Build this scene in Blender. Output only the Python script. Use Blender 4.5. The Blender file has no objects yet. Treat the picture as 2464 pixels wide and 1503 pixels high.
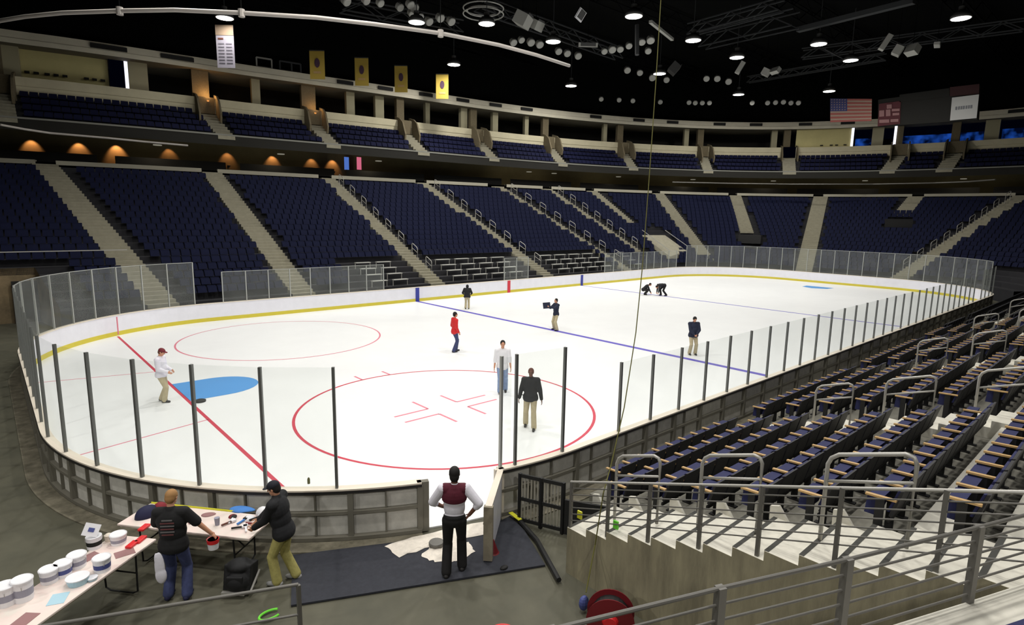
import bpy, bmesh, math, random
from math import sin, cos, pi, radians as R, sqrt, atan2
from mathutils import Vector as V, Matrix
random.seed(7)
S = bpy.context.scene
COL = S.collection
# ------------------------------------------------------------------ camera
W_, H_ = 2464, 1503
CP = V((-.728, -8.243, 5.963)); YAW, PIT, ROL, FPX = .838, -.161, .017, 1415.0
fw = V((cos(YAW)*cos(PIT), sin(YAW)*cos(PIT), sin(PIT)))
r0 = fw.cross(V((0, 0, 1))).normalized(); u0 = r0.cross(fw)
rt = r0*cos(ROL)+u0*sin(ROL); up = -r0*sin(ROL)+u0*cos(ROL)
cam = bpy.data.objects.new('camera', bpy.data.cameras.new('camera')); COL.objects.link(cam)
cam.matrix_world = Matrix((( rt.x, up.x, -fw.x, CP.x), (rt.y, up.y, -fw.y, CP.y), (rt.z, up.z, -fw.z, CP.z), (0, 0, 0, 1)))
cam.data.sensor_width = 36; cam.data.lens = 36*FPX/W_; cam.data.clip_end = 400; cam.data.clip_start = .05
S.camera = cam
# ------------------------------------------------------------------ world, exposure
wd = bpy.data.worlds.new('hall_air'); S.world = wd; wd.use_nodes = True
wd.node_tree.nodes['Background'].inputs[0].default_value = (.5, .55, .6, 1)
wd.node_tree.nodes['Background'].inputs[1].default_value = .002
S.view_settings.view_transform = 'Standard'; S.view_settings.look = 'None'
S.view_settings.gamma = 1; S.view_settings.use_curve_mapping = False
S.view_settings.exposure = 0.0
S.cycles.max_bounces = 7; S.cycles.diffuse_bounces = 3; S.cycles.glossy_bounces = 2; S.cycles.transparent_max_bounces = 24
S.cycles.caustics_reflective = False; S.cycles.caustics_refractive = False
LAMP_W = 670.0
FILL_W = 900.0

def at_z(px, py, z):
    d = fw + rt*((px-W_/2)/FPX) - up*((py-H_/2)/FPX)
    return CP + d*((z-CP.z)/d.z)
def at_x(px, py, x):
    d = fw + rt*((px-W_/2)/FPX) - up*((py-H_/2)/FPX)
    return CP + d*((x-CP.x)/d.x)
def at_y(px, py, y):
    d = fw + rt*((px-W_/2)/FPX) - up*((py-H_/2)/FPX)
    return CP + d*((y-CP.y)/d.y)
def at_d(px, py, k):
    d = fw + rt*((px-W_/2)/FPX) - up*((py-H_/2)/FPX)
    return CP + d*k

# ------------------------------------------------------------------ lamps of the roof (area discs in bell housings)
def tag(o, label=None, cat=None, group=None, kind=None):
    if label: o['label'] = label
    if cat: o['category'] = cat
    if group: o['group'] = group
    if kind: o['kind'] = kind
    return o
def empty(name, loc=(0, 0, 0), rz=0, label=None, cat=None, group=None, kind=None):
    o = bpy.data.objects.new(name, None); COL.objects.link(o); o.location = loc; o.rotation_euler = (0, 0, rz)
    o.empty_display_size = .2
    return tag(o, label, cat, group, kind)

# ------------------------------------------------------------------ materials
def s2l(c):
    return tuple((x/255/12.92 if x/255 <= .04045 else ((x/255+.055)/1.055)**2.4) for x in c)
def mat(name, rgb, rough=.6, metal=0, noise=0, scale=6, bump=0, spec=.5, rgb2=None, emit=None, es=0, stretch=None):
    m = bpy.data.materials.new(name); m.use_nodes = True; nt = m.node_tree; b = nt.nodes['Principled BSDF']
    c = s2l(rgb); b.inputs['Base Color'].default_value = (*c, 1); b.inputs['Roughness'].default_value = rough
    b.inputs['Metallic'].default_value = metal; b.inputs['Specular IOR Level'].default_value = spec
    if emit:
        b.inputs['Emission Color'].default_value = (*s2l(emit), 1); b.inputs['Emission Strength'].default_value = es
    if noise or rgb2:
        tc = nt.nodes.new('ShaderNodeTexCoord'); n = nt.nodes.new('ShaderNodeTexNoise'); n.inputs['Scale'].default_value = scale
        n.inputs['Detail'].default_value = 6; n.inputs['Roughness'].default_value = .65
        if stretch:
            mp = nt.nodes.new('ShaderNodeMapping'); mp.inputs['Scale'].default_value = stretch
            nt.links.new(tc.outputs['Object'], mp.inputs[0]); nt.links.new(mp.outputs[0], n.inputs['Vector'])
        else: nt.links.new(tc.outputs['Object'], n.inputs['Vector'])
        rp = nt.nodes.new('ShaderNodeValToRGB'); rp.color_ramp.elements[0].position = .32; rp.color_ramp.elements[1].position = .68
        if rgb2: c1 = s2l(rgb2); c0 = c
        else: c0 = tuple(x*(1-noise) for x in c); c1 = tuple(min(1, x*(1+noise)) for x in c)
        rp.color_ramp.elements[0].color = (*c0, 1); rp.color_ramp.elements[1].color = (*c1, 1)
        nt.links.new(n.outputs[0], rp.inputs[0]); nt.links.new(rp.outputs[0], b.inputs['Base Color'])
        if bump:
            bp = nt.nodes.new('ShaderNodeBump'); bp.inputs['Strength'].default_value = bump; bp.inputs['Distance'].default_value = .02
            nt.links.new(n.outputs[0], bp.inputs['Height']); nt.links.new(bp.outputs[0], b.inputs['Normal'])
    return m
def glass(name, tint, haze):
    m = bpy.data.materials.new(name); m.use_nodes = True; nt = m.node_tree; nt.nodes.clear()
    o = nt.nodes.new('ShaderNodeOutputMaterial'); t = nt.nodes.new('ShaderNodeBsdfTransparent'); t.inputs[0].default_value = (*tint, 1)
    d = nt.nodes.new('ShaderNodeBsdfDiffuse'); d.inputs[0].default_value = (.75, .78, .75, 1)
    g = nt.nodes.new('ShaderNodeBsdfGlossy'); g.inputs['Roughness'].default_value = .05; g.inputs[0].default_value = (.8, .85, .85, 1)
    fr = nt.nodes.new('ShaderNodeLayerWeight'); fr.inputs[0].default_value = .04
    n = nt.nodes.new('ShaderNodeTexNoise'); n.inputs['Scale'].default_value = 1.2; n.inputs['Detail'].default_value = 5
    tc = nt.nodes.new('ShaderNodeTexCoord'); nt.links.new(tc.outputs['Object'], n.inputs['Vector'])
    mr = nt.nodes.new('ShaderNodeMapRange'); mr.inputs[3].default_value = haze*.4; mr.inputs[4].default_value = haze*1.6
    nt.links.new(n.outputs[0], mr.inputs[0])
    m1 = nt.nodes.new('ShaderNodeMixShader'); m2 = nt.nodes.new('ShaderNodeMixShader')
    nt.links.new(mr.outputs[0], m1.inputs[0]); nt.links.new(t.outputs[0], m1.inputs[1]); nt.links.new(d.outputs[0], m1.inputs[2])
    fm = nt.nodes.new('ShaderNodeMath'); fm.operation = 'MULTIPLY'; fm.inputs[1].default_value = .3; nt.links.new(fr.outputs[1], fm.inputs[0]); nt.links.new(fm.outputs[0], m2.inputs[0]); nt.links.new(m1.outputs[0], m2.inputs[1]); nt.links.new(g.outputs[0], m2.inputs[2])
    nt.links.new(m2.outputs[0], o.inputs[0])
    return m
def emis(name, rgb, s, blot=False):
    m = bpy.data.materials.new(name); m.use_nodes = True; nt = m.node_tree; nt.nodes.clear()
    o = nt.nodes.new('ShaderNodeOutputMaterial'); e = nt.nodes.new('ShaderNodeEmission'); e.inputs[0].default_value = (*s2l(rgb), 1); e.inputs[1].default_value = s
    if blot:
        n = nt.nodes.new('ShaderNodeTexNoise'); n.inputs['Scale'].default_value = .9; tc = nt.nodes.new('ShaderNodeTexCoord'); nt.links.new(tc.outputs['Object'], n.inputs['Vector'])
        mr = nt.nodes.new('ShaderNodeMapRange'); mr.inputs[1].default_value = .42; mr.inputs[2].default_value = .7; mr.inputs[3].default_value = .02; mr.inputs[4].default_value = s*1.3; nt.links.new(n.outputs[0], mr.inputs[0]); nt.links.new(mr.outputs[0], e.inputs[1])
    nt.links.new(e.outputs[0], o.inputs[0]); return m
M = dict(
 ice=mat('ice', (236, 238, 238), .35, noise=.02, scale=.5, spec=.3),
 red=mat('red_ice_paint', (196, 46, 72), .5), blue=mat('blue_ice_paint', (82, 70, 180), .5), crease=mat('crease_blue', (78, 150, 216), .5),
 thinred=mat('faint_red_paint', (214, 122, 140), .5),
 floor=mat('floor_concrete', (88, 86, 71), .75, rgb2=(74, 73, 60), scale=.9, bump=.1), mat_=mat('rubber_mat', (44, 46, 54), .9, noise=.15, scale=14),
 cream=mat('cream_cap', (226, 216, 200), .5), board=mat('board_facing', (226, 226, 234), .45, noise=.03, scale=2), yellow=mat('yellow_kickplate', (205, 190, 60), .5),
 bpanel=mat('board_back_panel', (208, 206, 198), .8, noise=.12, scale=5), bframe=mat('board_back_frame', (112, 109, 98), .7), bline=mat('board_edge_trim', (30, 28, 28), .6),
 bred=mat('board_red', (200, 45, 60), .5), bblue=mat('board_blue', (50, 60, 150), .5),
 post=mat('post_metal', (112, 114, 112), .45, .5), postp=mat('post_aluminium', (170, 172, 168), .4, .3), glass=glass('shield_glass', (.975, .985, .98), .045),
 steel=mat('rail_steel', (168, 166, 160), .4, .25), dsteel=mat('rail_dark', (104, 102, 97), .5, .2), black=mat('black_metal', (16, 16, 16), .7), dark=mat('dark_paint', (26, 26, 24), .8),
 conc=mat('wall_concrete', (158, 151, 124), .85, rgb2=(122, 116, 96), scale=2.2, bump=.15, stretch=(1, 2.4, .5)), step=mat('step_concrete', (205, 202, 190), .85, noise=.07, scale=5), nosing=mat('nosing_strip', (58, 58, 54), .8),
 tread=mat('tier_concrete', (96, 94, 86), .9, noise=.1, scale=2), aisle=mat('aisle_concrete', (142, 138, 120), .85, noise=.1, scale=3),
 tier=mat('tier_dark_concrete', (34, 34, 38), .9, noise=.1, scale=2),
 navy=mat('navy_seat', (13, 18, 44), .8, noise=.15, scale=8, spec=.15), navyu=mat('navy_upper_seat', (19, 22, 50), .8, noise=.15, scale=8, spec=.15), navyc=mat('navy_cushion', (24, 29, 74), .8, noise=.1, scale=30), shell=mat('black_seat_shell', (20, 20, 25), .6), tan=mat('tan_armrest', (184, 150, 98), .5, noise=.1, scale=20),
 parapet=mat('parapet_plaster', (206, 198, 168), .85, noise=.06, scale=1), fascia=mat('fascia_plaster', (226, 219, 198), .8, noise=.05, scale=1), colm=mat('column_paint', (170, 164, 136), .85), soff=mat('soffit_paint', (104, 98, 80), .9, noise=.1, scale=.8),
 ywall=mat('suite_wall', (206, 196, 140), .85, noise=.06, scale=.6), concw=mat('concourse_wall', (92, 86, 62), .9, noise=.2, scale=.4), portal=mat('portal_wall', (112, 102, 80), .95, noise=.25, scale=18, bump=.3),
 roof=mat('roof_black', (5, 6, 6), .95, spec=.1), truss=mat('truss_paint', (58, 60, 62), .6, .2), pipe=mat('pipe_paint', (176, 170, 164), .5), can=mat('lamp_can', (176, 176, 170), .6),
 hous=mat('lamp_housing', (70, 70, 70), .6), white=mat('white_plastic', (232, 232, 236), .5), cloth=mat('canvas_cloth', (222, 214, 202), .9, noise=.1, scale=12), tabletop=mat('table_top', (226, 218, 208), .6, rgb2=(234, 210, 204), scale=4),
 gold=mat('banner_gold', (180, 154, 66), .85), emblem=mat('banner_emblem', (74, 50, 70), .85), bannerw=mat('banner_white', (160, 156, 168), .85), bannert=mat('banner_tan', (150, 130, 110), .85), greyt=mat('banner_text', (128, 124, 136), .85),
 flagr=mat('flag_red', (150, 84, 78), .9), flagw=mat('flag_white', (160, 138, 124), .9), flagb=mat('flag_blue', (60, 64, 110), .9), sboard=mat('scoreboard_dark', (24, 23, 19), .8), sredw=mat('scoreboard_red', (58, 28, 30), .8), sign=mat('sign_white', (190, 190, 188), .6), signt=mat('sign_text', (120, 122, 128), .7), adp=mat('ad_pink', (150, 112, 112), .8), adr=mat('ad_red', (84, 38, 44), .8),
 bluewin=emis('blue_lit_glass', (36, 90, 200), .42, True), nwin=emis('dim_blue_glass', (18, 24, 60), .05), wslit=emis('white_lit_slit', (235, 235, 255), 1.6), lampglow=emis('lamp_lens', (255, 250, 240), 14), warm=emis('warm_lens', (255, 170, 90), .8), screen=emis('lit_sign_pink', (240, 120, 150), .7), screenb=emis('lit_sign_blue', (90, 130, 220), .7), soffl=emis('soffit_lens', (200, 195, 175), .35),
 redp=mat('red_plastic', (215, 40, 45), .4), dred=mat('dark_red_paint', (110, 22, 30), .5), label_=mat('label_blue', (70, 80, 140), .6), lgrey=mat('label_grey', (150, 150, 165), .6), bluep=mat('blue_cloth', (70, 130, 205), .8), lblue=mat('pale_blue_plastic', (170, 205, 220), .5),
 rope=mat('yellow_rope', (88, 86, 34), .9), green=mat('green_tape', (110, 215, 60), .6), ylw=mat('yellow_tape', (215, 215, 50), .6), wood=mat('gate_wood', (138, 130, 112), .8, noise=.1, scale=9), picket=mat('picket_pale', (170, 166, 152), .7),
 skin=mat('skin', (205, 150, 120), .6), skind=mat('skin_dark', (110, 74, 58), .6), hairb=mat('hair_black', (18, 15, 14), .8), hairbl=mat('hair_blond', (160, 120, 74), .8), hairbr=mat('hair_brown', (96, 56, 44), .8), eye=mat('eye_dark', (24, 18, 16), .3), lip=mat('lips', (150, 80, 76), .5),
 tblack=mat('black_cotton', (20, 20, 22), .9, noise=.2, scale=20), jblack=mat('black_jacket_cloth', (22, 23, 27), .85, noise=.2, scale=20), jnavy=mat('navy_jacket_cloth', (28, 34, 56), .85), jred=mat('red_jacket_cloth', (205, 30, 34), .7), wshirt=mat('white_shirt_cloth', (224, 222, 232), .85, noise=.04, scale=30), maroon=mat('maroon_cloth', (84, 18, 38), .85, noise=.2, scale=60), wtee=mat('white_tee_cloth', (230, 230, 234), .85),
 jeans=mat('blue_denim', (58, 66, 104), .9, noise=.2, scale=12), ljeans=mat('light_denim', (132, 152, 186), .9, noise=.15, scale=12), khaki=mat('khaki_cloth', (182, 170, 138), .9, noise=.1, scale=12), olive=mat('olive_khaki_cloth', (168, 160, 96), .9, noise=.15, scale=14), blackt=mat('black_trouser_cloth', (18, 17, 18), .85, noise=.2, scale=20),
 shoe=mat('shoe_dark', (34, 32, 32), .6), shoeg=mat('shoe_grey', (150, 150, 150), .6), capr=mat('cap_maroon', (110, 34, 44), .8), capn=mat('cap_navy', (18, 22, 34), .8), printr=mat('shirt_print', (104, 60, 60), .9), printg=mat('shirt_print_grey', (110, 108, 108), .9), bagn=mat('bag_navy', (24, 26, 60), .8), bagr=mat('bag_red', (130, 34, 44), .8), bagk=mat('bag_black', (12, 13, 16), .75),
)
# ------------------------------------------------------------------ mesh builder
class MB:
    def __init__(s): s.v = []; s.f = []
    def add(s, vs, fs):
        n = len(s.v); s.v += [tuple(v) for v in vs]; s.f += [tuple(i+n for i in f) for f in fs]; return s
    def quad(s, a, b, c, d): return s.add([a, b, c, d], [(0, 1, 2, 3)])
    def box(s, c, sz, rz=0, rx=0, ry=0):
        m = Matrix.Rotation(rz, 3, 'Z') @ Matrix.Rotation(ry, 3, 'Y') @ Matrix.Rotation(rx, 3, 'X'); c = V(c)
        vs = [c + m @ V((x*sz[0]/2, y*sz[1]/2, z*sz[2]/2)) for x in (-1, 1) for y in (-1, 1) for z in (-1, 1)]
        return s.add(vs, [(0, 1, 3, 2), (4, 6, 7, 5), (0, 4, 5, 1), (2, 3, 7, 6), (0, 2, 6, 4), (1, 5, 7, 3)])
    def bar(s, p, q, w, h, upv=(0, 0, 1)):
        p = V(p); q = V(q); d = (q-p).normalized(); a = d.cross(V(upv))
        if a.length < 1e-4: a = d.cross(V((1, 0, 0)))
        a.normalize(); b = a.cross(d)
        vs = [o + a*(x*w/2) + b*(y*h/2) for o in (p, q) for x in (-1, 1) for y in (-1, 1)]
        return s.add(vs, [(0, 1, 3, 2), (4, 6, 7, 5), (0, 4, 5, 1), (2, 3, 7, 6), (0, 2, 6, 4), (1, 5, 7, 3)])
    def path(s, pts, r, n=8, closed=False, flat=1):
        pts = [V(p) for p in pts]; N = len(pts); vs = []; fs = []
        for i, p in enumerate(pts):
            if closed: d = pts[(i+1) % N]-pts[i-1]
            else: d = pts[min(i+1, N-1)]-pts[max(i-1, 0)]
            d.normalize(); a = d.cross(V((0, 0, 1)))
            if a.length < .02: a = d.cross(V((.3, 1, 0)))
            a.normalize(); b = a.cross(d); rr = r[i] if isinstance(r, (list, tuple)) else r
            vs += [p + a*cos(2*pi*k/n)*rr + b*sin(2*pi*k/n)*rr*flat for k in range(n)]
        for i in range(N if closed else N-1):
            j = (i+1) % N
            fs += [(i*n+k, i*n+(k+1) % n, j*n+(k+1) % n, j*n+k) for k in range(n)]
        if not closed: fs += [tuple(range(n)), tuple(range((N-1)*n, N*n))[::-1]]
        return s.add(vs, fs)
    def tube(s, p, q, r, n=8): return s.path([p, q], r, n)
    def lathe(s, c, prof, n=20, ax=(0, 0, 1)):
        c = V(c); z = V(ax).normalized(); x = z.orthogonal().normalized(); y = z.cross(x); vs = []; fs = []
        for (r, h) in prof: vs += [c + x*cos(2*pi*k/n)*r + y*sin(2*pi*k/n)*r + z*h for k in range(n)]
        for i in range(len(prof)-1): fs += [(i*n+k, i*n+(k+1) % n, (i+1)*n+(k+1) % n, (i+1)*n+k) for k in range(n)]
        fs += [tuple(range(n))[::-1], tuple(range((len(prof)-1)*n, len(prof)*n))]
        return s.add(vs, fs)
    def ell(s, c, r, n=12, m=8, rot=None):
        c = V(c); vs = []; fs = []
        for i in range(1, m):
            t = pi*i/m
            for k in range(n):
                p = V((r[0]*sin(t)*cos(2*pi*k/n), r[1]*sin(t)*sin(2*pi*k/n), r[2]*cos(t)))
                vs.append(c + (rot @ p if rot else p))
        tp = V((0, 0, r[2])); a = len(vs); vs += [c + (rot @ tp if rot else tp), c - (rot @ tp if rot else tp)]
        for i in range(m-2): fs += [(i*n+k, (i+1)*n+k, (i+1)*n+(k+1) % n, i*n+(k+1) % n) for k in range(n)]
        fs += [(a, k, (k+1) % n) for k in range(n)] + [(a+1, (m-2)*n+(k+1) % n, (m-2)*n+k) for k in range(n)]
        return s.add(vs, fs)
    def cap(s, p, q, r1, r2, n=12):
        p = V(p); q = V(q); d = q-p
        if d.length < 1e-5: return s.ell(p, (r1, r1, r1), n)
        s.path([p, q], [r1, r2], n); s.ell(p, (r1,)*3, n, 8); return s.ell(q, (r2,)*3, n, 8)
    def strip(s, A, B, close=False):     # ribbon between two equal polylines
        n = len(A); vs = list(A)+list(B)
        return s.add(vs, [(i, i+1, n+i+1, n+i) for i in range(n-1)] + ([(n-1, 0, n, 2*n-1)] if close else []))
    def ribbon(s, pts, w, z, h):         # flat solid band along pts, outside width w (normal offset list), from z to z+h
        return s
    def mesh(s, name):
        me = bpy.data.meshes.new(name); me.from_pydata(s.v, [], s.f); me.update(); return me
    def build(s, name, m, parent=None, label=None, cat=None, group=None, kind=None, smooth=False, bevel=0, loc=None):
        me = s.mesh(name); me.materials.append(m if not isinstance(m, str) else M[m])
        b = bmesh.new(); b.from_mesh(me); bmesh.ops.recalc_face_normals(b, faces=b.faces); b.to_mesh(me); b.free()
        o = bpy.data.objects.new(name, me); COL.objects.link(o); o.parent = parent
        if smooth:
            me.polygons.foreach_set('use_smooth', [True]*len(me.polygons))
        if bevel:
            md = o.modifiers.new('bevel', 'BEVEL'); md.width = bevel; md.segments = 2; md.limit_method = 'ANGLE'
        if loc: o.location = loc
        return tag(o, label, cat, group, kind)
def extr(poly, off):    # polygon list of V -> solid by offset vector
    n = len(poly); a = [V(p) for p in poly]; b = [V(p)+V(off) for p in poly]
    return a+b, [tuple(range(n))[::-1], tuple(range(n, 2*n))]+[(i, (i+1) % n, n+(i+1) % n, n+i) for i in range(n)]
def struct(mb, name, m, **k): return mb.build(name, m, kind='structure', **k)
def dup(root, loc, rz=None, **t):
    c = root.copy(); COL.objects.link(c); c.location = loc
    if rz is not None: c.rotation_euler = (0, 0, rz)
    for ch in root.children:
        d = ch.copy(); COL.objects.link(d); d.parent = c
        for g in ch.children:
            e = g.copy(); COL.objects.link(e); e.parent = d
    for kk, v in t.items(): c[kk] = v
    return c
ORD = ['first', 'second', 'third', 'fourth', 'fifth', 'sixth', 'seventh', 'eighth', 'ninth', 'tenth', 'eleventh', 'twelfth', 'thirteenth', 'fourteenth', 'fifteenth', 'sixteenth', 'seventeenth', 'eighteenth', 'nineteenth', 'twentieth']
def ordn(i):
    if i < 20: return ORD[i]
    t = {2: 'twenty', 3: 'thirty', 4: 'forty', 5: 'fifty', 6: 'sixty', 7: 'seventy', 8: 'eighty', 9: 'ninety', 10: 'hundred', 11: 'hundred-ten'}; a, b = divmod(i+1, 10)
    return t[a]+'-'+ORD[b-1] if b else t[a][:-1]+'ieth'

# ------------------------------------------------------------------ roof lamps
LAMPS = [(541, 44), (1171, 58), (1331, 101), (1092, 156), (1374, 207), (1525, 40), (1587, 178), (1668, 98), (1773, 139), (1777, 228), (1970, 107), (2047, 146), (1995, 220), (2312, 45)]
LNAMES = ['roof lamp glowing just above the white hanging banner', 'roof lamp beside the hanging ring of lights', 'roof lamp beside the row of four grey spotlights', 'roof lamp above the fourth gold banner', 'roof lamp just below the end of the curved pipe', 'roof lamp on a drop post, left of the yellow rope top', 'small roof lamp right behind the yellow rope', 'smallest roof lamp beneath the long catwalk beam', 'roof lamp above the pale pair of speakers, middle right', 'low oval roof lamp over the dark end wall', 'roof lamp at the upper end of the slanted strut', 'roof lamp at the lower end of the slanted strut', 'low oval roof lamp left above the striped flag', 'round roof lamp at the upper right, farthest right of all']
def make_lamp():
    t = empty('roof_lamp'); b = MB()
    b.lathe((0, 0, 0), [(.60, .02), (.62, .0), (.60, .18), (.42, .42), (.18, .5)], 20); b.build('reflector', M['hous'], t, smooth=True)
    b = MB(); b.lathe((0, 0, 0), [(.2, .5), (.2, .78), (.05, .82)], 14); b.build('ballast', M['hous'], t)
    b = MB(); b.tube((0, 0, .8), (0, 0, 4.2), .03, 6); b.build('hanger_rod', M['truss'], t)
    b = MB(); b.lathe((0, 0, 0), [(.56, .0), (.5, .012), (.1, .015)], 20); b.build('lens', M['lampglow'], t)
    return t
L0 = make_lamp()
def lamp_light(p, w=1.0):
    l = bpy.data.lights.new('lamp_light', 'AREA'); l.shape = 'DISK'; l.size = 1.0; l.energy = LAMP_W*w; l.color = (1, .97, .92); l.spread = R(172)
    o = bpy.data.objects.new('lamp_light', l); COL.objects.link(o); o.location = (p[0], p[1], p[2]-.02); return o
for i, (px, py) in enumerate(LAMPS):
    p = at_z(px, py, 19.6)
    if i == 0: L0.location = p; o = L0
    else: o = dup(L0, p)
    tag(o, LNAMES[i], 'lamp', 'lamps under the roof')
    sc = .7 if i in (6, 7) else 1
    lamp_light(p, .22 if i == 0 else (1.1 if (p.y > 30 or p.x > 62) else 1.0))
for i, (x, y) in enumerate([(6, 6), (6, 22), (16, 2), (20, 9), (24, 30), (10, 14), (16, 22), (4, -3), (30, 0), (12, -6), (0, -4), (-9, 7), (-15, -13), (-4, -18), (-16, -2)]):  # unseen lamps added over the near end; last three low for upright faces
    p = (x, y, 19.6 if i < 12 else 14.5); dup(L0, p, label='added roof lamp out of view around the near end', category='lamp', group='added unseen lamps around the near end')
    lamp_light(p, 1.7 if i >= 12 else (FILL_W/1000.0 if y < 0 else 1.15))

# ------------------------------------------------------------------ rink
RL, RW, RR = 60.96, 26.6, 8.53
def corner(cx, cy, a0, a1, r, n):
    return [V((cx+r*cos(a0+(a1-a0)*i/n), cy+r*sin(a0+(a1-a0)*i/n), 0)) for i in range(n+1)]
def outline(off=0, start=None, n=20):
    r = RR+off; P = []
    P += corner(RR, RR, -pi/2, -pi, r, n)                 # near left
    P += corner(RR, RW-RR, pi, pi/2, r, n)                # far left
    P += [V((RR+(RL-2*RR)*i/30, RW+off, 0)) for i in range(1, 30)]
    P += corner(RL-RR, RW-RR, pi/2, 0, r, n)
    P += corner(RL-RR, RR, 0, -pi/2, r, n)
    P += [V((RL-RR-(RL-2*RR)*i/30, -off, 0)) for i in range(1, 30)]
    return P
floor = MB().add([(-16, -16, -.03), (100, -16, -.03), (100, 62, -.03), (-16, 62, -.03)], [(0, 1, 2, 3)]); struct(floor, 'floor', 'floor')
ip = outline(.02); vs, fs = extr(ip, (0, 0, -.03))
ice = MB().add(vs, fs).build('ice_sheet', 'ice', kind='structure'); ice['label'] = 'white ice sheet inside the rink boards'
ZI = .003
def seg_mark(name, p, q, w, m, z=ZI):
    return MB().bar((p[0], p[1], z/2), (q[0], q[1], z/2), w, z).build(name, m, ice)
def circ_mark(name, cx, cy, r, w, m, a0=0, a1=2*pi, n=96):
    A = [V((cx+(r-w/2)*cos(a0+(a1-a0)*i/n), cy+(r-w/2)*sin(a0+(a1-a0)*i/n), ZI)) for i in range(n+1)]
    B = [V((cx+(r+w/2)*cos(a0+(a1-a0)*i/n), cy+(r+w/2)*sin(a0+(a1-a0)*i/n), ZI)) for i in range(n+1)]
    return MB().strip(A, B).build(name, m, ice)
GL = 3.70; CY = 13.2
seg_mark('goal_line', (GL, 1.75), (GL, RW-1.75), .10, 'red')
seg_mark('trapezoid_line', (GL, CY-3.4), (.05, CY-4.3), .05, 'thinred'); seg_mark('trapezoid_line', (GL, CY+3.4), (.05, CY+4.3), .05, 'thinred')
seg_mark('blue_line', (21.67, .05), (21.67, RW-.05), .30, 'blue'); seg_mark('blue_line', (38.97, .05), (38.97, RW-.05), .2, 'blue', .002)
circ_mark('faceoff_circle', 9.72, CY-6.9, 4.57, .085, 'red'); circ_mark('faceoff_circle', 9.72, CY+6.7, 4.57, .075, 'thinred')
pts = [V((GL+.04, CY-1.22, ZI)), V((GL+1.2, CY-1.22, ZI))]+[V((GL+1.2+1.3*cos(a), CY+1.22*sin(a), ZI)) for a in [(-pi/2+pi*i/16) for i in range(17)]]+[V((GL+.04, CY+1.22, ZI))]
MB().add(pts, [tuple(range(len(pts)))]).build('goal_crease', 'crease', ice)
pts = [V((RL-GL-x, y, ZI)) for x, y in ((0, CY-1.22), (1.3, CY-1.1), (1.9, CY), (1.3, CY+1.1), (0, CY+1.22))]
MB().add(pts, [(0, 1, 2, 3, 4)]).build('goal_crease', 'crease', ice)
for sx in (-1, 1):
    for sy in (-1, 1):     # restraining L marks inside the near face-off circle
        x0 = 9.72+sx*.55; y0 = CY-6.9+sy*.3
        seg_mark('restraining_mark', (x0, y0), (x0+sx*1.2, y0), .08, 'thinred'); seg_mark('restraining_mark', (x0, y0), (x0, y0+sy*.9), .08, 'thinred')
for x0 in (9.15, 10.3): seg_mark('hash_mark', (x0, CY-6.9+4.55), (x0, CY-6.9+5.15), .08, 'thinred')
# boards: outline walked from the gate opening (near left corner) clockwise; gate between the two angles
GA, GB = (5.05, .68), (6.54, .17)
full = outline(0, n=28)
def ang(p): return atan2(p[1]-RR, p[0]-RR)
aA, aB = ang(GA), ang(GB)
def pline(off=0, n=28):
    r = RR+off; P = []
    P += corner(RR, RR, aA, -pi, r, n)
    P += corner(RR, RW-RR, pi, pi/2, r, n)[0:]
    P += [V((RR+(RL-2*RR)*i/32, RW+off, 0)) for i in range(1, 32)]
    P += corner(RL-RR, RW-RR, pi/2, 0, r, n)
    P += corner(RL-RR, RR, 0, -pi/2, r, n)
    P += [V((RL-RR-(RL-2*RR)*i/32, -off, 0)) for i in range(1, 33)]
    P += corner(RR, RR, -pi/2, aB, r, 8)[1:]
    return P
def band(o0, o1, z0, z1):
    a = pline(o0); b = pline(o1); mb = MB(); n = len(a)
    up_ = lambda L, z: [V((p.x, p.y, z)) for p in L]
    A0, A1, B0, B1 = up_(a, z0), up_(a, z1), up_(b, z0), up_(b, z1)
    mb.strip(A0, A1); mb.strip(A1, B1); mb.strip(B1, B0); mb.strip(B0, A0)
    for i in (0, n-1): mb.quad(A0[i], A1[i], B1[i], B0[i])
    return mb
BH = 1.0
db = empty('dasher_boards', (0, 0, 0), label='white dasher boards with yellow kickplate running round the ice', cat='rink boards')
band(-.0, .03, 0, BH-.03).build('board_facing', 'board', db); band(-.012, 0, 0, .2).build('kickplate', 'yellow', db)
band(-.02, .16, BH-.03, BH).build('cap_rail', 'cream', db); band(.03, .06, .05, BH-.04).build('back_panel', 'bpanel', db)
band(.06, .17, BH-.08, BH-.031).build('top_frame_rail', 'bline', db); band(.06, .15, .5, .56).build('middle_frame_rail', 'bframe', db); band(.06, .17, .0, .07).build('bottom_frame_rail', 'bframe', db)
def along(P, d0, step):
    out = []; acc = 0; nxt = d0
    for i in range(len(P)-1):
        a, b = P[i], P[i+1]; L = (b-a).length
        while nxt <= acc+L and L > 0: out.append((a.lerp(b, (nxt-acc)/L), (b-a).normalized())); nxt += step
        acc += L
    return out
stud = MB(); studs = along(pline(.11), .03, 1.27)
vis = [s for s in studs if s[0].x < 8 and s[0].y < 26 or s[0].y < 1]
for p, d in vis[:96]:
    MB().box((p.x, p.y, .49), (.1, .1, .9), atan2(d.y, d.x)).build('frame_stud', 'bframe', db)
stud = MB()
for p, d in along(pline(.09), .66, 1.27):
    if p.x < 14 and p.y < 12: MB().box((p.x, p.y, .5), (.03, .06, .86), atan2(d.y, d.x)).build('stiffener', 'bframe', db)
MB().box((GA[0]+.02, GA[1]-.03, .5), (.12, .22, 1.0), aA).build('gate_post', 'bframe', db)
MB().box((GB[0]+.0, GB[1]-.03, .5), (.08, .2, 1.0), aB).build('gate_post', 'cream', db)
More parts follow.
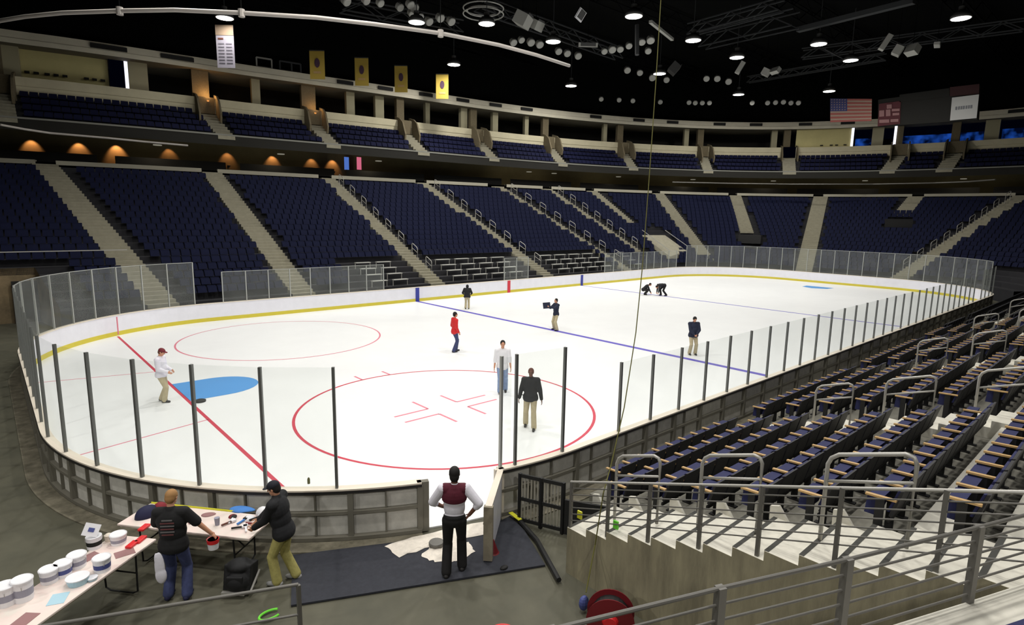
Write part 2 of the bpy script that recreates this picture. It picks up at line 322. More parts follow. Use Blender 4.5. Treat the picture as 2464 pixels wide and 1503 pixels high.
for x, m, w in ((21.67, 'bblue', .3), (30.24, 'bred', .3), (38.97, 'bblue', .3)):
    MB().box((x, RW-.018, .48), (w, .012, .96)).build('line_stripe', m, db, label='%s line stripe painted up the far boards' % ('red' if m == 'bred' else 'blue'))
MB().box((GL, RW-1.92, .55), (.05, .03, .85), R(35)).build('line_stripe', 'thinred', db, label='thin red goal line stripe up the far corner boards')
sl = MB(); n0 = pline(.17); n1 = pline(.5); sl.strip([V((p.x, p.y, -.005)) for p in n0], [V((p.x, p.y, -.005)) for p in n1]); sl.strip([V((p.x, p.y, -.005)) for p in n1], [V((p.x, p.y, -.04)) for p in n1])
struct(sl, 'trim_rink', mat('rink_slab_edge', (134, 128, 110), .8, rgb2=(84, 80, 66), scale=3))
# ------------------------------------------------------------------ glass shield runs
def shield(label, P, d0, d1, step, h, pm, single=False):
    t = empty('glass_shield', (0, 0, 0), label=label, cat='safety glass')
    pts = [q for q in along(P, d0, step)]
    n = int((d1-d0)/step)+1; pts = pts[:n]
    for i, (p, d) in enumerate(pts):
        a = atan2(d.y, d.x)
        MB().box((p.x, p.y, BH+h/2+.001), (.05, .06, h), a).build('support_post', pm, t)
        if i+1 < len(pts):
            q = pts[i+1][0]; g = MB().bar((p.x+d.x*.03, p.y+d.y*.03, BH+h/2), (q.x-d.x*.03, q.y-d.y*.03, BH+h/2), .012, h-.01); g.build('glass_pane', 'glass', t)
            if pm == 'postp': MB().bar((p.x, p.y, BH+h-.012), (q.x, q.y, BH+h-.012), .016, .03).build('top_trim', pm, t)
    return t
PL = pline(.08)
def dist_of(pt):
    acc = 0; best = (9e9, 0)
    for i in range(len(PL)-1):
        a, b = PL[i], PL[i+1]; L = (b-a).length
        if L == 0: continue
        t = max(0, min(1, (V((*pt, 0))-a).dot(b-a)/L/L)); q = a.lerp(b, t); e = (q-V((*pt, 0))).length
        if e < best[0]: best = (e, acc+t*L)
        acc += L
    return best[1], acc
D = lambda x, y: dist_of((x, y))[0]
TOT = dist_of((0, 0))[1]
d0 = D(3.77, 1.5)
shield('tall glass shield with dark posts round the near left corner of the rink', PL, d0, D(0, 18.1), 1.272, 2.28, 'post')
shield('tall glass shield with pale posts round the far left corner boards', PL, D(.1, 18.9), D(8.6, RW), 1.3, 2.28, 'postp')
shield('lower glass shield along the far boards left of the bench gap', PL, D(9.0, RW), D(19.7, RW), 1.26, 1.7, 'postp')
shield('short lone glass section on the far boards between two gaps', PL, D(29.8, RW), D(32.7, RW), 1.3, 1.75, 'postp')
shield('glass shield on the far boards right of the second blue stripe', PL, D(42.2, RW), D(54.3, RW), 1.3, 1.75, 'postp')
shield('tall glass shield curving round the far end of the rink', PL, D(55.2, RW-.4), D(55.5, .4), 1.27, 2.28, 'postp')
x1 = D(8.15, 0)
shield('lower glass shield with dark posts along the near right boards', PL, D(46.9, 0), x1-1.0, 1.27, 1.68, 'post')
SH7 = shield('tall glass panes with dark posts just right of the gate opening', PL, x1, TOT, 1.25, 2.3, 'post')
shield('glass shield section near the far right corner boards', PL, D(54.2, .3), D(48.2, 0), 1.27, 2.0, 'post')
MB().box((6.62, .2, BH+1.14), (.05, .06, 2.28), 0).build('support_post', 'postp', SH7); MB().bar((6.65, .2, BH+1.14), (6.86, .17, BH+1.14), .012, 2.2).build('glass_pane', 'glass', SH7)
p = at_z(482, 966, 0); MB().lathe((p.x, p.y, .002), [(.16, 0), (.17, .05), (.12, .07)], 16).build('dark_tub', 'black', label='small flat dark tub on the ice at the corner of the blue crease', cat='tub')
p = at_z(743, 1163, 1.0); MB().lathe((p.x, p.y, 1.001), [(.025, 0), (.025, .09), (.01, .12)], 12).build('small_bottle', 'rope', label='small olive bottle standing on the board cap left of the gate', cat='bottle')
# opened gate leaf
g = empty('rink_gate', (GB[0]-.06, GB[1]-.14, 0), label='open rink gate leaf swung out over the grey mat, seen edge on', cat='gate')
dx, dy = 5.42-GB[0], -.82-GB[1]; ga = atan2(dy, dx); gl_ = sqrt(dx*dx+dy*dy)
MB().box((cos(ga)*gl_/2, sin(ga)*gl_/2, .53), (gl_, .07, .96), ga).build('leaf_panel', 'board', g)
MB().box((cos(ga)*gl_, sin(ga)*gl_, .53), (.1, .16, 1.0), ga).build('end_stile', 'wood', g)
MB().box((cos(ga)*gl_*.5-sin(ga)*-.05, sin(ga)*gl_*.5+cos(ga)*-.05, .95), (gl_*.95, .05, .08), ga).build('frame_rail', 'bframe', g)
MB().box((cos(ga)*gl_*.5, sin(ga)*gl_*.5, 1.02), (gl_, .12, .03), ga).build('cap', 'cream', g)
# ------------------------------------------------------------------ bowl curves (plan), measured from the place
A_ = [(-12, 47.3), (-5, 46.9), (.73, 46.19), (4.16, 45.32), (8.27, 44.6), (13.0, 44.02), (17.81, 43.44), (22.43, 42.77), (26.88, 42.04), (31.26, 41.31), (35.8, 40.58), (40.75, 39.75), (46.11, 38.72), (51.5, 37.44), (56.55, 35.89), (61.29, 34.0), (65.84, 31.65), (70.08, 28.77), (73.8, 25.35), (76.8, 21.41), (78.95, 17.03), (80.24, 12.36), (80.82, 7.57), (80.97, 2.8), (80.7, -2), (79.6, -7), (77.5, -12)]
S_OFF = 12.9   # arc length at the point (.73, 46.19)
def cum(P):
    c = [0]
    for i in range(len(P)-1): c.append(c[-1]+sqrt((P[i+1][0]-P[i][0])**2+(P[i+1][1]-P[i][1])**2))
    return c
cA = cum(A_); S_OFF = cA[2]
def interp(x, X, Y):
    if x <= X[0]: return Y[0]
    for i in range(len(X)-1):
        if x <= X[i+1]:
            t = (x-X[i])/(X[i+1]-X[i]); return tuple(a+(b-a)*t for a, b in zip(Y[i], Y[i+1]))
    return Y[-1]
PAIR = [(-13, (-9, 27.9)), (-4, (-1.2, 27.9)), (2.35, (6.45, 27.7)), (12.95, (13.93, 27.9)), (22.2, (24.23, 27.9)), (31.2, (35.93, 27.9)), (39.8, (47.33, 27.9)), (46.05, (52.93, 27.8)), (61.45, (59.08, 25.31)), (71.85, (61.7, 21.35)), (82.2, (62.26, 16.81)), (92.15, (62.26, 12.2)), (101.5, (62.26, 8.41)), (107, (61.9, 4.5)), (112, (60.3, 1.2)), (116.5, (57, -1))]
def bowl(s, t):
    a = interp(s+S_OFF, cA, A_); b = interp(s, [q[0] for q in PAIR], [q[1] for q in PAIR])
    return V((b[0]+(a[0]-b[0])*t, b[1]+(a[1]-b[1])*t, 1.0+8.25*t))
NR = 22
SS = [-13+i*1.15 for i in range(int((116.5+13)/1.15)+1)]
def P_(s, t, z=None):
    p = bowl(s, t)
    if z is not None: p.z = z
    return p
def pix(p):
    d = V(p)-CP; a = d.dot(fw); return W_/2+FPX*d.dot(rt)/a, H_/2-FPX*d.dot(up)/a
ter = MB()
for k in range(NR):
    t0, t1 = k/NR, (k+1)/NR; z = 1.0+8.25*t0; zp = z-8.25/NR if k else -.03
    ss = [s for s in SS if k >= 5 or s > -1.6]
    ter.strip([P_(s, t0, zp) for s in ss], [P_(s, t0, z) for s in ss]); ter.strip([P_(s, t0, z) for s in ss], [P_(s, t1, z) for s in ss])
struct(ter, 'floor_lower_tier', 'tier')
ww = MB(); ss = [s for s in SS if s < -.4]; ww.strip([P_(s, 5/NR, -.03) for s in ss], [P_(s, 5/NR, 1.0+8.25*5/NR) for s in ss])
e = ss[-1]; ww.quad(P_(e, 0, -.03), P_(e, 5/NR, -.03), P_(e, 5/NR, 2.9), P_(e, 0, 1.2))
struct(ww, 'wall_far_left', mat('underside_wall', (140, 122, 92), .85, rgb2=(98, 86, 64), scale=1.2))
dwn = MB().box((1.0, 31.9, 1.1), (1.6, .12, 2.2)); struct(dwn, 'door_1', 'dark')
MB().bar((-6, 31.6, 3.75), (5.4, 31.45, 3.75), .05, .05).build('wall_guard_rail', 'steel', label='pale rail on top of the wall beyond the far left rink corner', cat='railing')
# aisles
AIS = [(2.35, 0, 1, 1.5), (12.95, 0, 1, 1.45), (22.2, 0, 1, 1.25), (31.2, .0, 1, 1.2), (39.8, .0, 1, 1.15), (46.05, .15, 1, 1.15), (52.2, .5, 1, 1.2), (61.45, .1, 1, 1.5), (71.85, .44, 1, 1.5), (82.2, 0, 1, 1.6), (92.15, .74, 1, 1.6), (101.5, 0, 1, 1.4)]
def tang(s, t): d = bowl(s+.3, t)-bowl(s-.3, t); d.z = 0; return d.normalized()
for j, (s, ta, tb, w) in enumerate(AIS):
    mb = MB(); k0 = int(round(ta*NR))
    for k in range(k0, NR):
        for h in (0, 1):
            t0 = (k+h*.5)/NR-.002; t1 = t0+.5/NR; z = 1.0+8.25*k/NR+h*8.25/NR/2+.012
            dl = w/2/max((bowl(s+.5, t0)-bowl(s-.5, t0)).length, .2); a0, a1, b0, b1 = P_(s-dl, t0, z), P_(s+dl, t0, z), P_(s-dl, t1, z), P_(s+dl, t1, z); dz = V((0, 0, -8.25/NR/2-.01))
            nn = (P_(s, 0, 0)-P_(s, 1, 0)).normalized()*.06; a0 += nn; a1 += nn
            mb.quad(a0, a1, b1, b0); mb.quad(a0, a1, a1+dz, a0+dz); mb.quad(a0, b0, b0+dz*2, a0+dz*2); mb.quad(a1, b1, b1+dz*2, a1+dz*2)
    struct(mb, 'floor_aisle_stair', 'aisle', label='pale concrete aisle steps of the far lower tier, %s from the left' % ordn(j))
# seats of the far lower tier (too many to count)
st = MB(); st2 = MB()
def far_seat(mb, p, d, sc=1.0, bk=.8):
    n = V((-d.y, d.x, 0)); n = n if True else n
    def q(x, y, z): return p + d*x + n*y + V((0, 0, z))
    w = .235
    mb.add([q(-w, .18, .40), q(w, .18, .40), q(w, .26, bk), q(-w, .26, bk), q(-w, .24, .40), q(w, .24, .40), q(w, .31, bk), q(-w, .31, bk)], [(0, 1, 2, 3), (3, 2, 6, 7), (0, 3, 7, 4), (1, 5, 6, 2)])
    mb.add([q(-w, .02, .42), q(w, .02, .42), q(w, .14, .74), q(-w, .14, .74), q(-w, .12, .42), q(w, .12, .42), q(w, .19, .74), q(-w, .19, .74)], [(0, 1, 2, 3), (3, 2, 6, 7), (0, 3, 7, 4), (1, 5, 6, 2)])
def on_bowl(px, py, s0, s1):
    best = None
    for i in range(81):
        s = s0+(s1-s0)*i/80
        for j in range(61):
            t = j/60; u, v = pix(bowl(s, t)); e = (u-px)**2+(v-py)**2
            if best is None or e < best[0]: best = (e, s, t)
    return bowl(best[1], best[2])
asl = [(bowl(s, 0), bowl(s, 1), ta, w) for s, ta, tb, w in AIS]
EXC = [(1.9, (1598, 590), 45, 62), (1.5, (1805, 583), 66, 78), (1.5, (2160, 545), 86, 98)]
EXP = [(on_bowl(c[0], c[1], a, b), rr) for rr, c, a, b in EXC]
def in_aisle(p, t, extra=.32):
    for c, rr in EXP:
        if (V((p.x-c.x, p.y-c.y, 0))).length < rr: return True
    for b, a, ta, w in asl:
        if t < ta-.02: continue
        q = b.lerp(a, t)
        if (V((p.x-q.x, p.y-q.y, 0))).length < w/2+extra: return True
    return False
for k in range(NR-2):
    t = (k+.45)/NR; z = 1.0+8.25*k/NR; row = [P_(s, t, z) for s in SS if (k >= 5 or s > -1.4)]
    for p, d in along(row, .3, .545):
        if in_aisle(p, t): continue
        if k < 4 and 17.5 < p.x < 45: continue
        if p.x > 57 and p.y < 2 and k < 3: continue
        far_seat(st, p, d)
# the row direction runs left to right seen from the rink, so the backs lie on the outer side
st.build('arena_seat', 'navy', label='navy folding seats filling the far and end lower tier', cat='seats', group='navy seats of the lower tier', kind='stuff')
# bench area behind the far boards: bare pale planks
bc = [0]*4
for k in range(0, 4):
    for s0 in [17.5+1.5*i for i in range(17)]:
        a = P_(s0+.1, (k+.55)/NR, 1.0+8.25*k/NR+.42); b = P_(s0+1.15, (k+.55)/NR, 1.0+8.25*k/NR+.42)
        if in_aisle(a, (k+.5)/NR, .5) or in_aisle(b, (k+.5)/NR, .5): continue
        tt = empty('plank_bench', (0, 0, 0), label='grey plank bench behind the far boards, %s row up, %s from the left' % (ordn(k), ordn(bc[k])), cat='bench', group='plank benches behind the far boards')
        bc[k] += 1; MB().bar(a, b, .3, .05).build('bench_plank', 'can', tt)
        MB().tube(a-V((0, 0, .42)), a, .03, 6).build('leg', 'steel', tt); MB().tube(b-V((0, 0, .42)), b, .03, 6).build('leg', 'steel', tt)
# handrail loops standing in the far aisles
def hoop(mb, p, q, h, r=.022, mid=True, drop=.38):
    p = V(p); q = V(q); d = (q-p); L = d.length; d.normalize(); rr = .12; U = V((0, 0, 1))
    pts = [p, p+U*(h-rr), p+U*(h-rr*.35)+d*rr*.3, p+U*h+d*rr, q+U*h-d*rr, q+U*(h-rr*.35)-d*rr*.3, q+U*(h-rr), q]
    mb.path(pts, r, 8)
    return (p+U*(h-drop), q+U*(h-drop))
for j, side, n in ((2, 1, 8), (3, 1, 8), (4, 1, 8), (5, 1, 7), (11, -1, 9)):
    s, ta, tb, w = AIS[j]
    for i in range(n):
        t0 = ta+.05+(.9-ta)*i/n+.02; t1 = t0+.045
        a = bowl(s, t0)+tang(s, t0)*side*(w/2-.1)*0+tang(s, t0)*side*.35; b = bowl(s, t1)+tang(s, t1)*side*.35
        mb = MB(); m1, m2 = hoop(mb, a, b, .98, .03)
        hr = empty('aisle_handrail', (0, 0, 0), label='pale handrail loop in the %s far aisle from left, %s one up' % (ordn(j), ordn(i)), cat='handrail', group='handrail loops in the far aisles')
        mb.build('hoop_tube', 'steel', hr); MB().tube(m1, m2, .02, 6).build('middle_rail', 'steel', hr)
# vomitory: pale ramp walls between the seats of the far right corner
q = [on_bowl(x, y, 45, 62) for x, y in ((1545, 574), (1600, 572), (1652, 612), (1612, 624))]
vm = empty('wall_vomitory', (0, 0, 0), kind='structure', label='pale sloped concrete entrance walls among the far seats left of the wide aisle', cat='entrance')
vs, fs = extr([p+V((0, 0, .35)) for p in q], (0, 0, -.5)); MB().add(vs, fs).build('sloped_top', 'aisle', vm)
MB().bar(q[0]+V((0, 0, .9)), q[3]+V((0, 0, .9)), .05, .06).build('edge_rail', 'steel', vm); MB().bar(q[1]+V((0, 0, .9)), q[2]+V((0, 0, .9)), .05, .06).build('edge_rail', 'steel', vm)
for n_, (x, y, s0, s1) in enumerate(((1805, 583, 66, 78), (2160, 545, 86, 98))):
    c = on_bowl(x, y, s0, s1); MB().box((c.x, c.y, c.z+.3), (1.4, 2.4, .9), .3+n_*.1).build('wall_vomitory_mouth', 'black', kind='structure', label='dark tunnel mouth at the foot of the short %s aisle of the end tier' % ('left' if n_ == 0 else 'right'), cat='entrance')
# concourse behind the lower tier
def offs(P, d):
    out = []
    for i in range(len(P)):
        a = V((*P[max(i-1, 0)][:2], 0)); b = V((*P[min(i+1, len(P)-1)][:2], 0)); t = (b-a).normalized(); out.append(V((P[i][0]-t.y*d, P[i][1]+t.x*d, 0)))
    return out
def lift(P, z): return [V((p[0], p[1], z)) for p in P]
AP = [bowl(s, 1) for s in SS]; c1 = offs(AP, 6.5)
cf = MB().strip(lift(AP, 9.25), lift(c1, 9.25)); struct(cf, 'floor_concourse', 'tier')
cw = MB().strip(lift(c1, 9.25), lift(c1, 12.6)); struct(cw, 'wall_concourse', 'concw')
def gapcurb():
    mb = MB(); inn = offs(AP, -.1); out = offs(AP, .3)
    for i in range(len(SS)-1):
        m = (SS[i]+SS[i+1])/2
        if any(abs(m-a[0]) < .8 for a in AIS): continue
        mb.strip(lift(inn[i:i+2], 9.06), lift(inn[i:i+2], 9.36)); mb.strip(lift(inn[i:i+2], 9.36), lift(out[i:i+2], 9.36)); mb.strip(lift(out[i:i+2], 9.36), lift(out[i:i+2], 9.22))
    return mb
struct(gapcurb(), 'trim_concourse_curb', mat('curb_paint', (172, 168, 150), .8))
dk = MB(); o2 = offs(AP, 3.0); o3 = offs(AP, 3.3)     # dark counter fronts on the concourse
for i in range(len(SS)-1):
    if i % 8 in (0,): continue
    dk.strip(lift(o2[i:i+2], 9.25), lift(o2[i:i+2], 10.15)); dk.strip(lift(o2[i:i+2], 10.15), lift(o3[i:i+2], 10.15))
struct(dk, 'wall_concourse_counter', 'dark')
# ------------------------------------------------------------------ upper deck
BU = [(-12, 44.9), (-5, 44.8), (.95, 44.3), (4.26, 43.66), (8.24, 43.09), (12.82, 42.63), (17.51, 42.17), (22.02, 41.62), (26.41, 41.03), (30.82, 40.52), (35.47, 40.09), (40.57, 39.55), (45.99, 38.68), (51.28, 37.4), (56.11, 35.75), (60.6, 33.74), (64.87, 31.3), (68.8, 28.36), (72.19, 24.9), (74.9, 20.97), (76.88, 16.67), (78.14, 12.13), (78.78, 7.5), (79.03, 2.87), (78.8, -2), (77.9, -7), (76.2, -12)]
def dens(P, n=4):
    out = []
    for i in range(len(P)-1):
        p0 = P[max(i-1, 0)]; p1 = P[i]; p2 = P[i+1]; p3 = P[min(i+2, len(P)-1)]
        for k in range(n):
            t = k/n; out.append(tuple(.5*((2*b)+(-a+c)*t+(2*a-5*b+4*c-d)*t*t+(-a+3*b-3*c+d)*t**3) for a, b, c, d in zip(p0, p1, p2, p3)))
    return out+[P[-1]]
BD = dens(BU); UD = 3.65; ZB = 12.0
B0 = [V((*p, 0)) for p in BD]; NB = 4; RD = UD/NB; RS = .55
ud = MB()
for k in range(NB):
    a = offs(BD, .15+RD*k); b = offs(BD, .15+RD*(k+1)); z = ZB-.25+RS*k
    ud.strip(lift(a, z), lift(b, z)); ud.strip(lift(b, z), lift(b, z+RS))
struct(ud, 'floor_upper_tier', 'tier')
fc = MB(); fo = offs(BD, 0); fi = offs(BD, .15)
fc.strip(lift(fo, ZB-.12), lift(fo, ZB)); fc.strip(lift(fo, ZB), lift(fi, ZB)); fc.strip(lift(fi, ZB), lift(fi, ZB-.3)); struct(fc, 'trim_upper_edge', mat('deck_edge_paint', (128, 128, 120), .7))
fb = MB(); fb.strip(lift(offs(BD, .03), ZB-.12), lift(offs(BD, .05), ZB-.85)); fb.strip(lift(offs(BD, .05), ZB-.85), lift(offs(BD, 10), ZB+.4)); struct(fb, 'ceiling_concourse', mat('deck_soffit_black', (30, 29, 24), .9))
CU = offs(BD, UD+.15); CUP = [(p.x, p.y) for p in CU]
pw = MB(); ZD, ZE, ZF = 15.2, 17.42, 18.3
pw.strip(lift(CU, 13.7), lift(CU, 14.55)); pi2 = offs(CUP, .05); po2 = offs(CUP, -.06)
pw.strip(lift(CU, 14.55), lift(po2, 14.6)); pw.strip(lift(po2, 14.6), lift(po2, ZD)); pw.strip(lift(po2, ZD), lift(offs(CUP, .35), ZD)); pw.strip(lift(offs(CUP, .35), ZD), lift(offs(CUP, .35), 14.3))
struct(pw, 'wall_suite_parapet', 'parapet')
bz = MB(); bz.strip(lift(po2, ZE), lift(po2, ZE+.34)); bz.strip(lift(po2, ZE+.34), lift(CU, ZE+.40)); bz.strip(lift(CU, ZE+.40), lift(pi2, ZF)); bz.strip(lift(pi2, ZF), lift(offs(CUP, 1), ZF)); struct(bz, 'wall_suite_fascia', 'fascia')
sf = MB().strip(lift(po2, ZE), lift(offs(CUP, 6), ZE)); struct(sf, 'ceiling_suites', 'soff')
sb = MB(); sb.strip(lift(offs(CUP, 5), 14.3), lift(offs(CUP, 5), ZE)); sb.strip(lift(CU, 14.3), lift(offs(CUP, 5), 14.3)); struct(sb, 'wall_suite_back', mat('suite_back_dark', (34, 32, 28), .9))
rw = MB().strip(lift(offs(CUP, .9), ZF-.1), lift(offs(CUP, .9), 24.6)); struct(rw, 'wall_upper_black', 'roof')
rf = MB().quad((-20, -20, 24.5), (110, -20, 24.5), (110, 70, 24.5), (-20, 70, 24.5)); struct(rf, 'ceiling', 'roof')
def find_u(P, z, u):
    best = None
    for i in range(len(P)-1):
        a = V((*P[i][:2], z)); b = V((*P[i+1][:2], z))
        if (a-CP).dot(fw) < 1 or (b-CP).dot(fw) < 1: continue
        ua = pix(a)[0]; ub = pix(b)[0]
        if (ua-u)*(ub-u) <= 0: t = (u-ua)/(ub-ua); p = a.lerp(b, t); d = (b-a).normalized(); return p, d
    return None
# upper aisles with entry portals
UA = [(10, 275, 0, 215), (545, 318, 497, 262), (803, 345, 755, 290), (1020, 363, 975, 318), (1190, 378, 1150, 338), (1355, 392, 1322, 360), (1525, 403, 1500, 372), (1705, 411, 1692, 378), (1900, 412, 1898, 368), (2135, 410, 2165, 370), (2272, 405, 2300, 362)]
ual = []
for j, (bx, by, cx, cy) in enumerate(UA):
    if j == 0: a, d = find_u(BD, ZB, 12)
    else: a, d = find_u(BD, ZB, bx)
    r = find_u(CUP, 14.2, max(cx, 2)); b = r[0]; mb = MB(); w = .62 if j < 8 else .75
    for k in range(8):
        t0, t1 = k/8, (k+1)/8; z = ZB-.1+RS*.5*k; p = a.lerp(b, t0); q2 = a.lerp(b, t1); p.z = q2.z = z; g = d*w
        mb.quad(p-g, p+g, q2+g, q2-g); mb.quad(p-g, p+g, p+g-V((0, 0, .3)), p-g-V((0, 0, .3)))
        mb.quad(p+g, q2+g, q2+g-V((0, 0, .4)), p+g-V((0, 0, .4))); mb.quad(p-g, q2-g, q2-g-V((0, 0, .4)), p-g-V((0, 0, .4)))
    struct(mb, 'floor_upper_stair', 'aisle', label='pale steps of the upper tier, %s from the left' % ordn(j)); ual.append((V((a.x, a.y, 0)), V((b.x, b.y, 0)), w))
    n = V((-d.y, d.x, 0)); pt = empty('wall_entry_portal', (0, 0, 0), label='rough brown entry portal walls at the head of the %s upper aisle from the left' % ordn(j), cat='entrance', kind='structure')
    for sg in (-1, 1):
        base = b+d*sg*(w+.15); prof = [(-1.55, 13.1), (-1.7, 13.7), (-1.1, 14.9), (-.4, 15.35), (.6, 15.6), (.6, 13.9), (-.6, 13.3)] if j != 8 else [(-.9, 13.4), (-.9, 14.2), (-.3, 15.3), (.5, 15.5), (.5, 13.9)]
        poly = [V((base.x, base.y, 0))+n*x+V((0, 0, z)) for x, z in prof]; vs, fs = extr([p-d*.07 for p in poly], d*.14)
        MB().add(vs, fs).build('cheek_wall', 'portal', pt)
    mbk = MB().bar(V((b.x, b.y, 14.6))-d*w+n*-.08, V((b.x, b.y, 14.6))+d*w+n*-.08, .06, 1.3); mbk.build('opening', 'nwin' if j == 8 else 'portal', pt)
    if j in (1, 2):     # the two lit portals: uplights behind the cheek walls
        pc = b-n*.15+d*(w*.2); pl = bpy.data.lights.new('portal_light', 'POINT'); pl.energy = 60 if j == 1 else 26; pl.color = (1, .55, .22); pl.shadow_soft_size = .12
        po = bpy.data.objects.new('portal_light', pl); COL.objects.link(po); po.location = (pc.x, pc.y, 15.45)
        MB().lathe((pc.x, pc.y, 14.9), [(.08, 0), (.1, .1)], 10).build('uplight', 'warm', pt)
    for sg in (1,):
        cwn = b-d*.25+n*.75; MB().box((cwn.x, cwn.y, 16.15), (1.25 if j in (1, 2) else .8, .5, 2.5), atan2(d.y, d.x)).build('portal_pier', 'portal', pt)
su = MB()
for k in range(NB):
    row = offs(BD, .15+RD*(k+.4)); z = ZB-.25+RS*k
    for p, d in along([V((q.x, q.y, z)) for q in row], .3, .545):
        ok = True
        for a, b, w in ual:
            ab = b-a; t = max(0, min(1, (V((p.x, p.y, 0))-a).dot(ab)/ab.length_squared)); 
            if (V((p.x, p.y, 0))-a.lerp(b, t)).length < w+.35: ok = False; break
        if ok: far_seat(su, p, d)
su.build('upper_tier_seat', 'navyu', label='navy folding seats filling the curved upper tier', cat='seats', group='navy seats of the upper tier', kind='stuff')
# suite columns, vents, infill walls, windows
def box_on(P, z0, z1, u, w, th, off, name, m, **k):
    r = find_u(P, (z0+z1)/2, u)
    p, d = r; n = V((-d.y, d.x, 0)); c = p+n*off
    return MB().box((c.x, c.y, (z0+z1)/2), (w, th, z1-z0), atan2(d.y, d.x)).build(name, m, **k)
for i, (u, w) in enumerate(((335, 1.3), (622, .7), (852, .8), (923, .9), (1040, .5), (1128, .8), (1203, .7), (1278, .5), (1466, .5), (1660, .6), (1868, .7), (2113, 1.2), (2385, 1.3), (20, 1.0))):
    box_on(CUP, 15.2, ZE, u, w, .5, 1.2, 'suite_column', 'colm', label='pale column in the suite opening, near %s' % ('the white slit of light', 'the left edge of the open dark bay', 'the second gold banner', 'the second gold banner, its right neighbour', 'the fourth gold banner', 'the fifth portal', 'the fifth portal, spotlit', 'the sixth portal, left of it', 'the seventh portal, left of it', 'the eighth portal, left of it', 'the ninth portal, left of it', 'the blue-lit bay behind the pink advert', 'the right end of the long blue-lit bay', 'the far left edge of the photo')[i], cat='column', group='columns of the suite level')
for i, u in enumerate((262, 427, 830, 927, 1024, 1113, 1192, 1267, 1433, 1537, 1618, 1731, 1819, 1938, 2040, 2448)):
    box_on(CUP, ZE+.42, ZE+.72, u, 1.5 if i > 1 else 2.3, .25, -.03, 'fascia_vent', 'black', label='dark slot vent set in the top fascia, %s from the left' % ordn(i), cat='vent', group='slot vents along the top fascia')
def wall_between(P, z0, z1, u0, u1, off, name, m, k='structure', **kw):
    pts = [find_u(P, (z0+z1)/2, u0+(u1-u0)*i/6) for i in range(7)]
    q = [p+V((-d.y, d.x, 0))*off for p, d in pts]; mb = MB().strip([V((p.x, p.y, z0)) for p in q], [V((p.x, p.y, z1)) for p in q])
    q2 = [p+V((-d.y, d.x, 0))*(off+.12) for p, d in pts]; mb.strip([V((p.x, p.y, z0)) for p in q2], [V((p.x, p.y, z1)) for p in q2])
    mb.strip([V((p.x, p.y, z1)) for p in q], [V((p.x, p.y, z1)) for p in q2])
    return mb.build(name, m, kind=k, **kw)
wall_between(CUP, 14.4, ZE, 22, 262, 1.6, 'wall_suite_infill', 'ywall'); wall_between(CUP, 14.4, ZE, 1917, 2048, .5, 'wall_suite_infill', 'ywall')
wall_between(CUP, 14.4, ZE, 264, 302, 1.2, 'window_1', 'nwin'); wall_between(CUP, 14.4, ZE, 303, 313, 1.2, 'window_2', 'wslit')
wall_between(CUP, 15.15, ZE, 2049, 2055, .4, 'window_3', 'wslit'); wall_between(CUP, 15.1, ZE, 2151, 2157, .4, 'window_4', 'wslit')
wall_between(CUP, 15.1, 16.3, 2060, 2105, 2.0, 'window_5', 'bluewin'); wall_between(CUP, 15.1, 16.4, 2165, 2370, 2.2, 'window_6', 'bluewin'); wall_between(CUP, 15.1, 16.5, 2405, 2460, 2.2, 'window_7', 'bluewin')
wall_between(CUP, 16.2, ZE, 2056, 2460, 2.35, 'window_8', 'nwin')
for i in range(8):
    u = (55, 78, 104, 128, 150, 206, 226, 247)[i]
    box_on(CUP, 15.75, 15.9, u, .3, .12, 1.45, 'wall_slot', 'black', label='small dark slot low on the yellow suite wall, %s from the left' % ordn(i), cat='vent', group='slots in the left suite wall')
for i in range(4):
    u = (1978, 2001, 2014, 2034)[i]
    box_on(CUP, 15.4, 15.5, u, .32, .12, .38, 'wall_slot', 'black', label='small dark slot low on the right suite wall, %s from the left' % ordn(i), cat='vent', group='slots in the right suite wall')
for i, u in enumerate((638, 690, 715)):
    p, d = find_u(CUP, 18.3, u); n = V((-d.y, d.x, 0)); c = p+n*.3; mb = MB(); w, h = (.62, .5, .4)[i], .75
    q4 = [V((c.x, c.y, 18.35))+d*sx*w+V((0, 0, sz*h)) for sx, sz in ((-1, 0), (1, 0), (1, 1), (-1, 1))]
    for a in range(4): mb.bar(q4[a], q4[(a+1) % 4], .1, .12)
    mb.build('steel_frame', 'truss' if i else 'steel', label='small open steel frame on top of the fascia, %s from the left' % ordn(i), cat='frame', group='open frames on the top fascia')
# concourse sconces, soffit lamps, screens
SC = [(78, 366, 1.0), (192, 366, 1.1), (282, 362, 1.6), (408, 372, .4), (548, 382, .5), (656, 386, .9), (750, 388, .55), (800, 392, .9)]
for i, (u, v, k) in enumerate(SC):
    p, d = find_u([(q.x, q.y) for q in c1], 10.2, u); n = V((-d.y, d.x, 0)); c = p-n*.5
    t = empty('wall_sconce', (c.x, c.y, 9.95), atan2(d.y, d.x), 'wall sconce throwing orange light up the concourse wall, %s from the left' % ordn(i), 'lamp', 'sconces on the concourse wall')
    MB().lathe((0, 0, 0), [(.05, 0), (.16, .2)], 12).build('bowl', 'hous', t); MB().box((0, .25, .1), (.12, .5, .2)).build('bracket', 'black', t); MB().lathe((0, 0, .2), [(.14, 0), (.12, .01)], 12).build('lens', 'warm', t)
    l = bpy.data.lights.new('sconce_light', 'SPOT'); l.energy = 150*k; l.color = (1, .42, .16); l.spot_size = R(84); l.spot_blend = .6; l.shadow_soft_size = .06
    o = bpy.data.objects.new('sconce_light', l); COL.objects.link(o); o.location = (c.x, c.y, 11.35); o.rotation_euler = (R(38), 0, atan2(d.y, d.x))
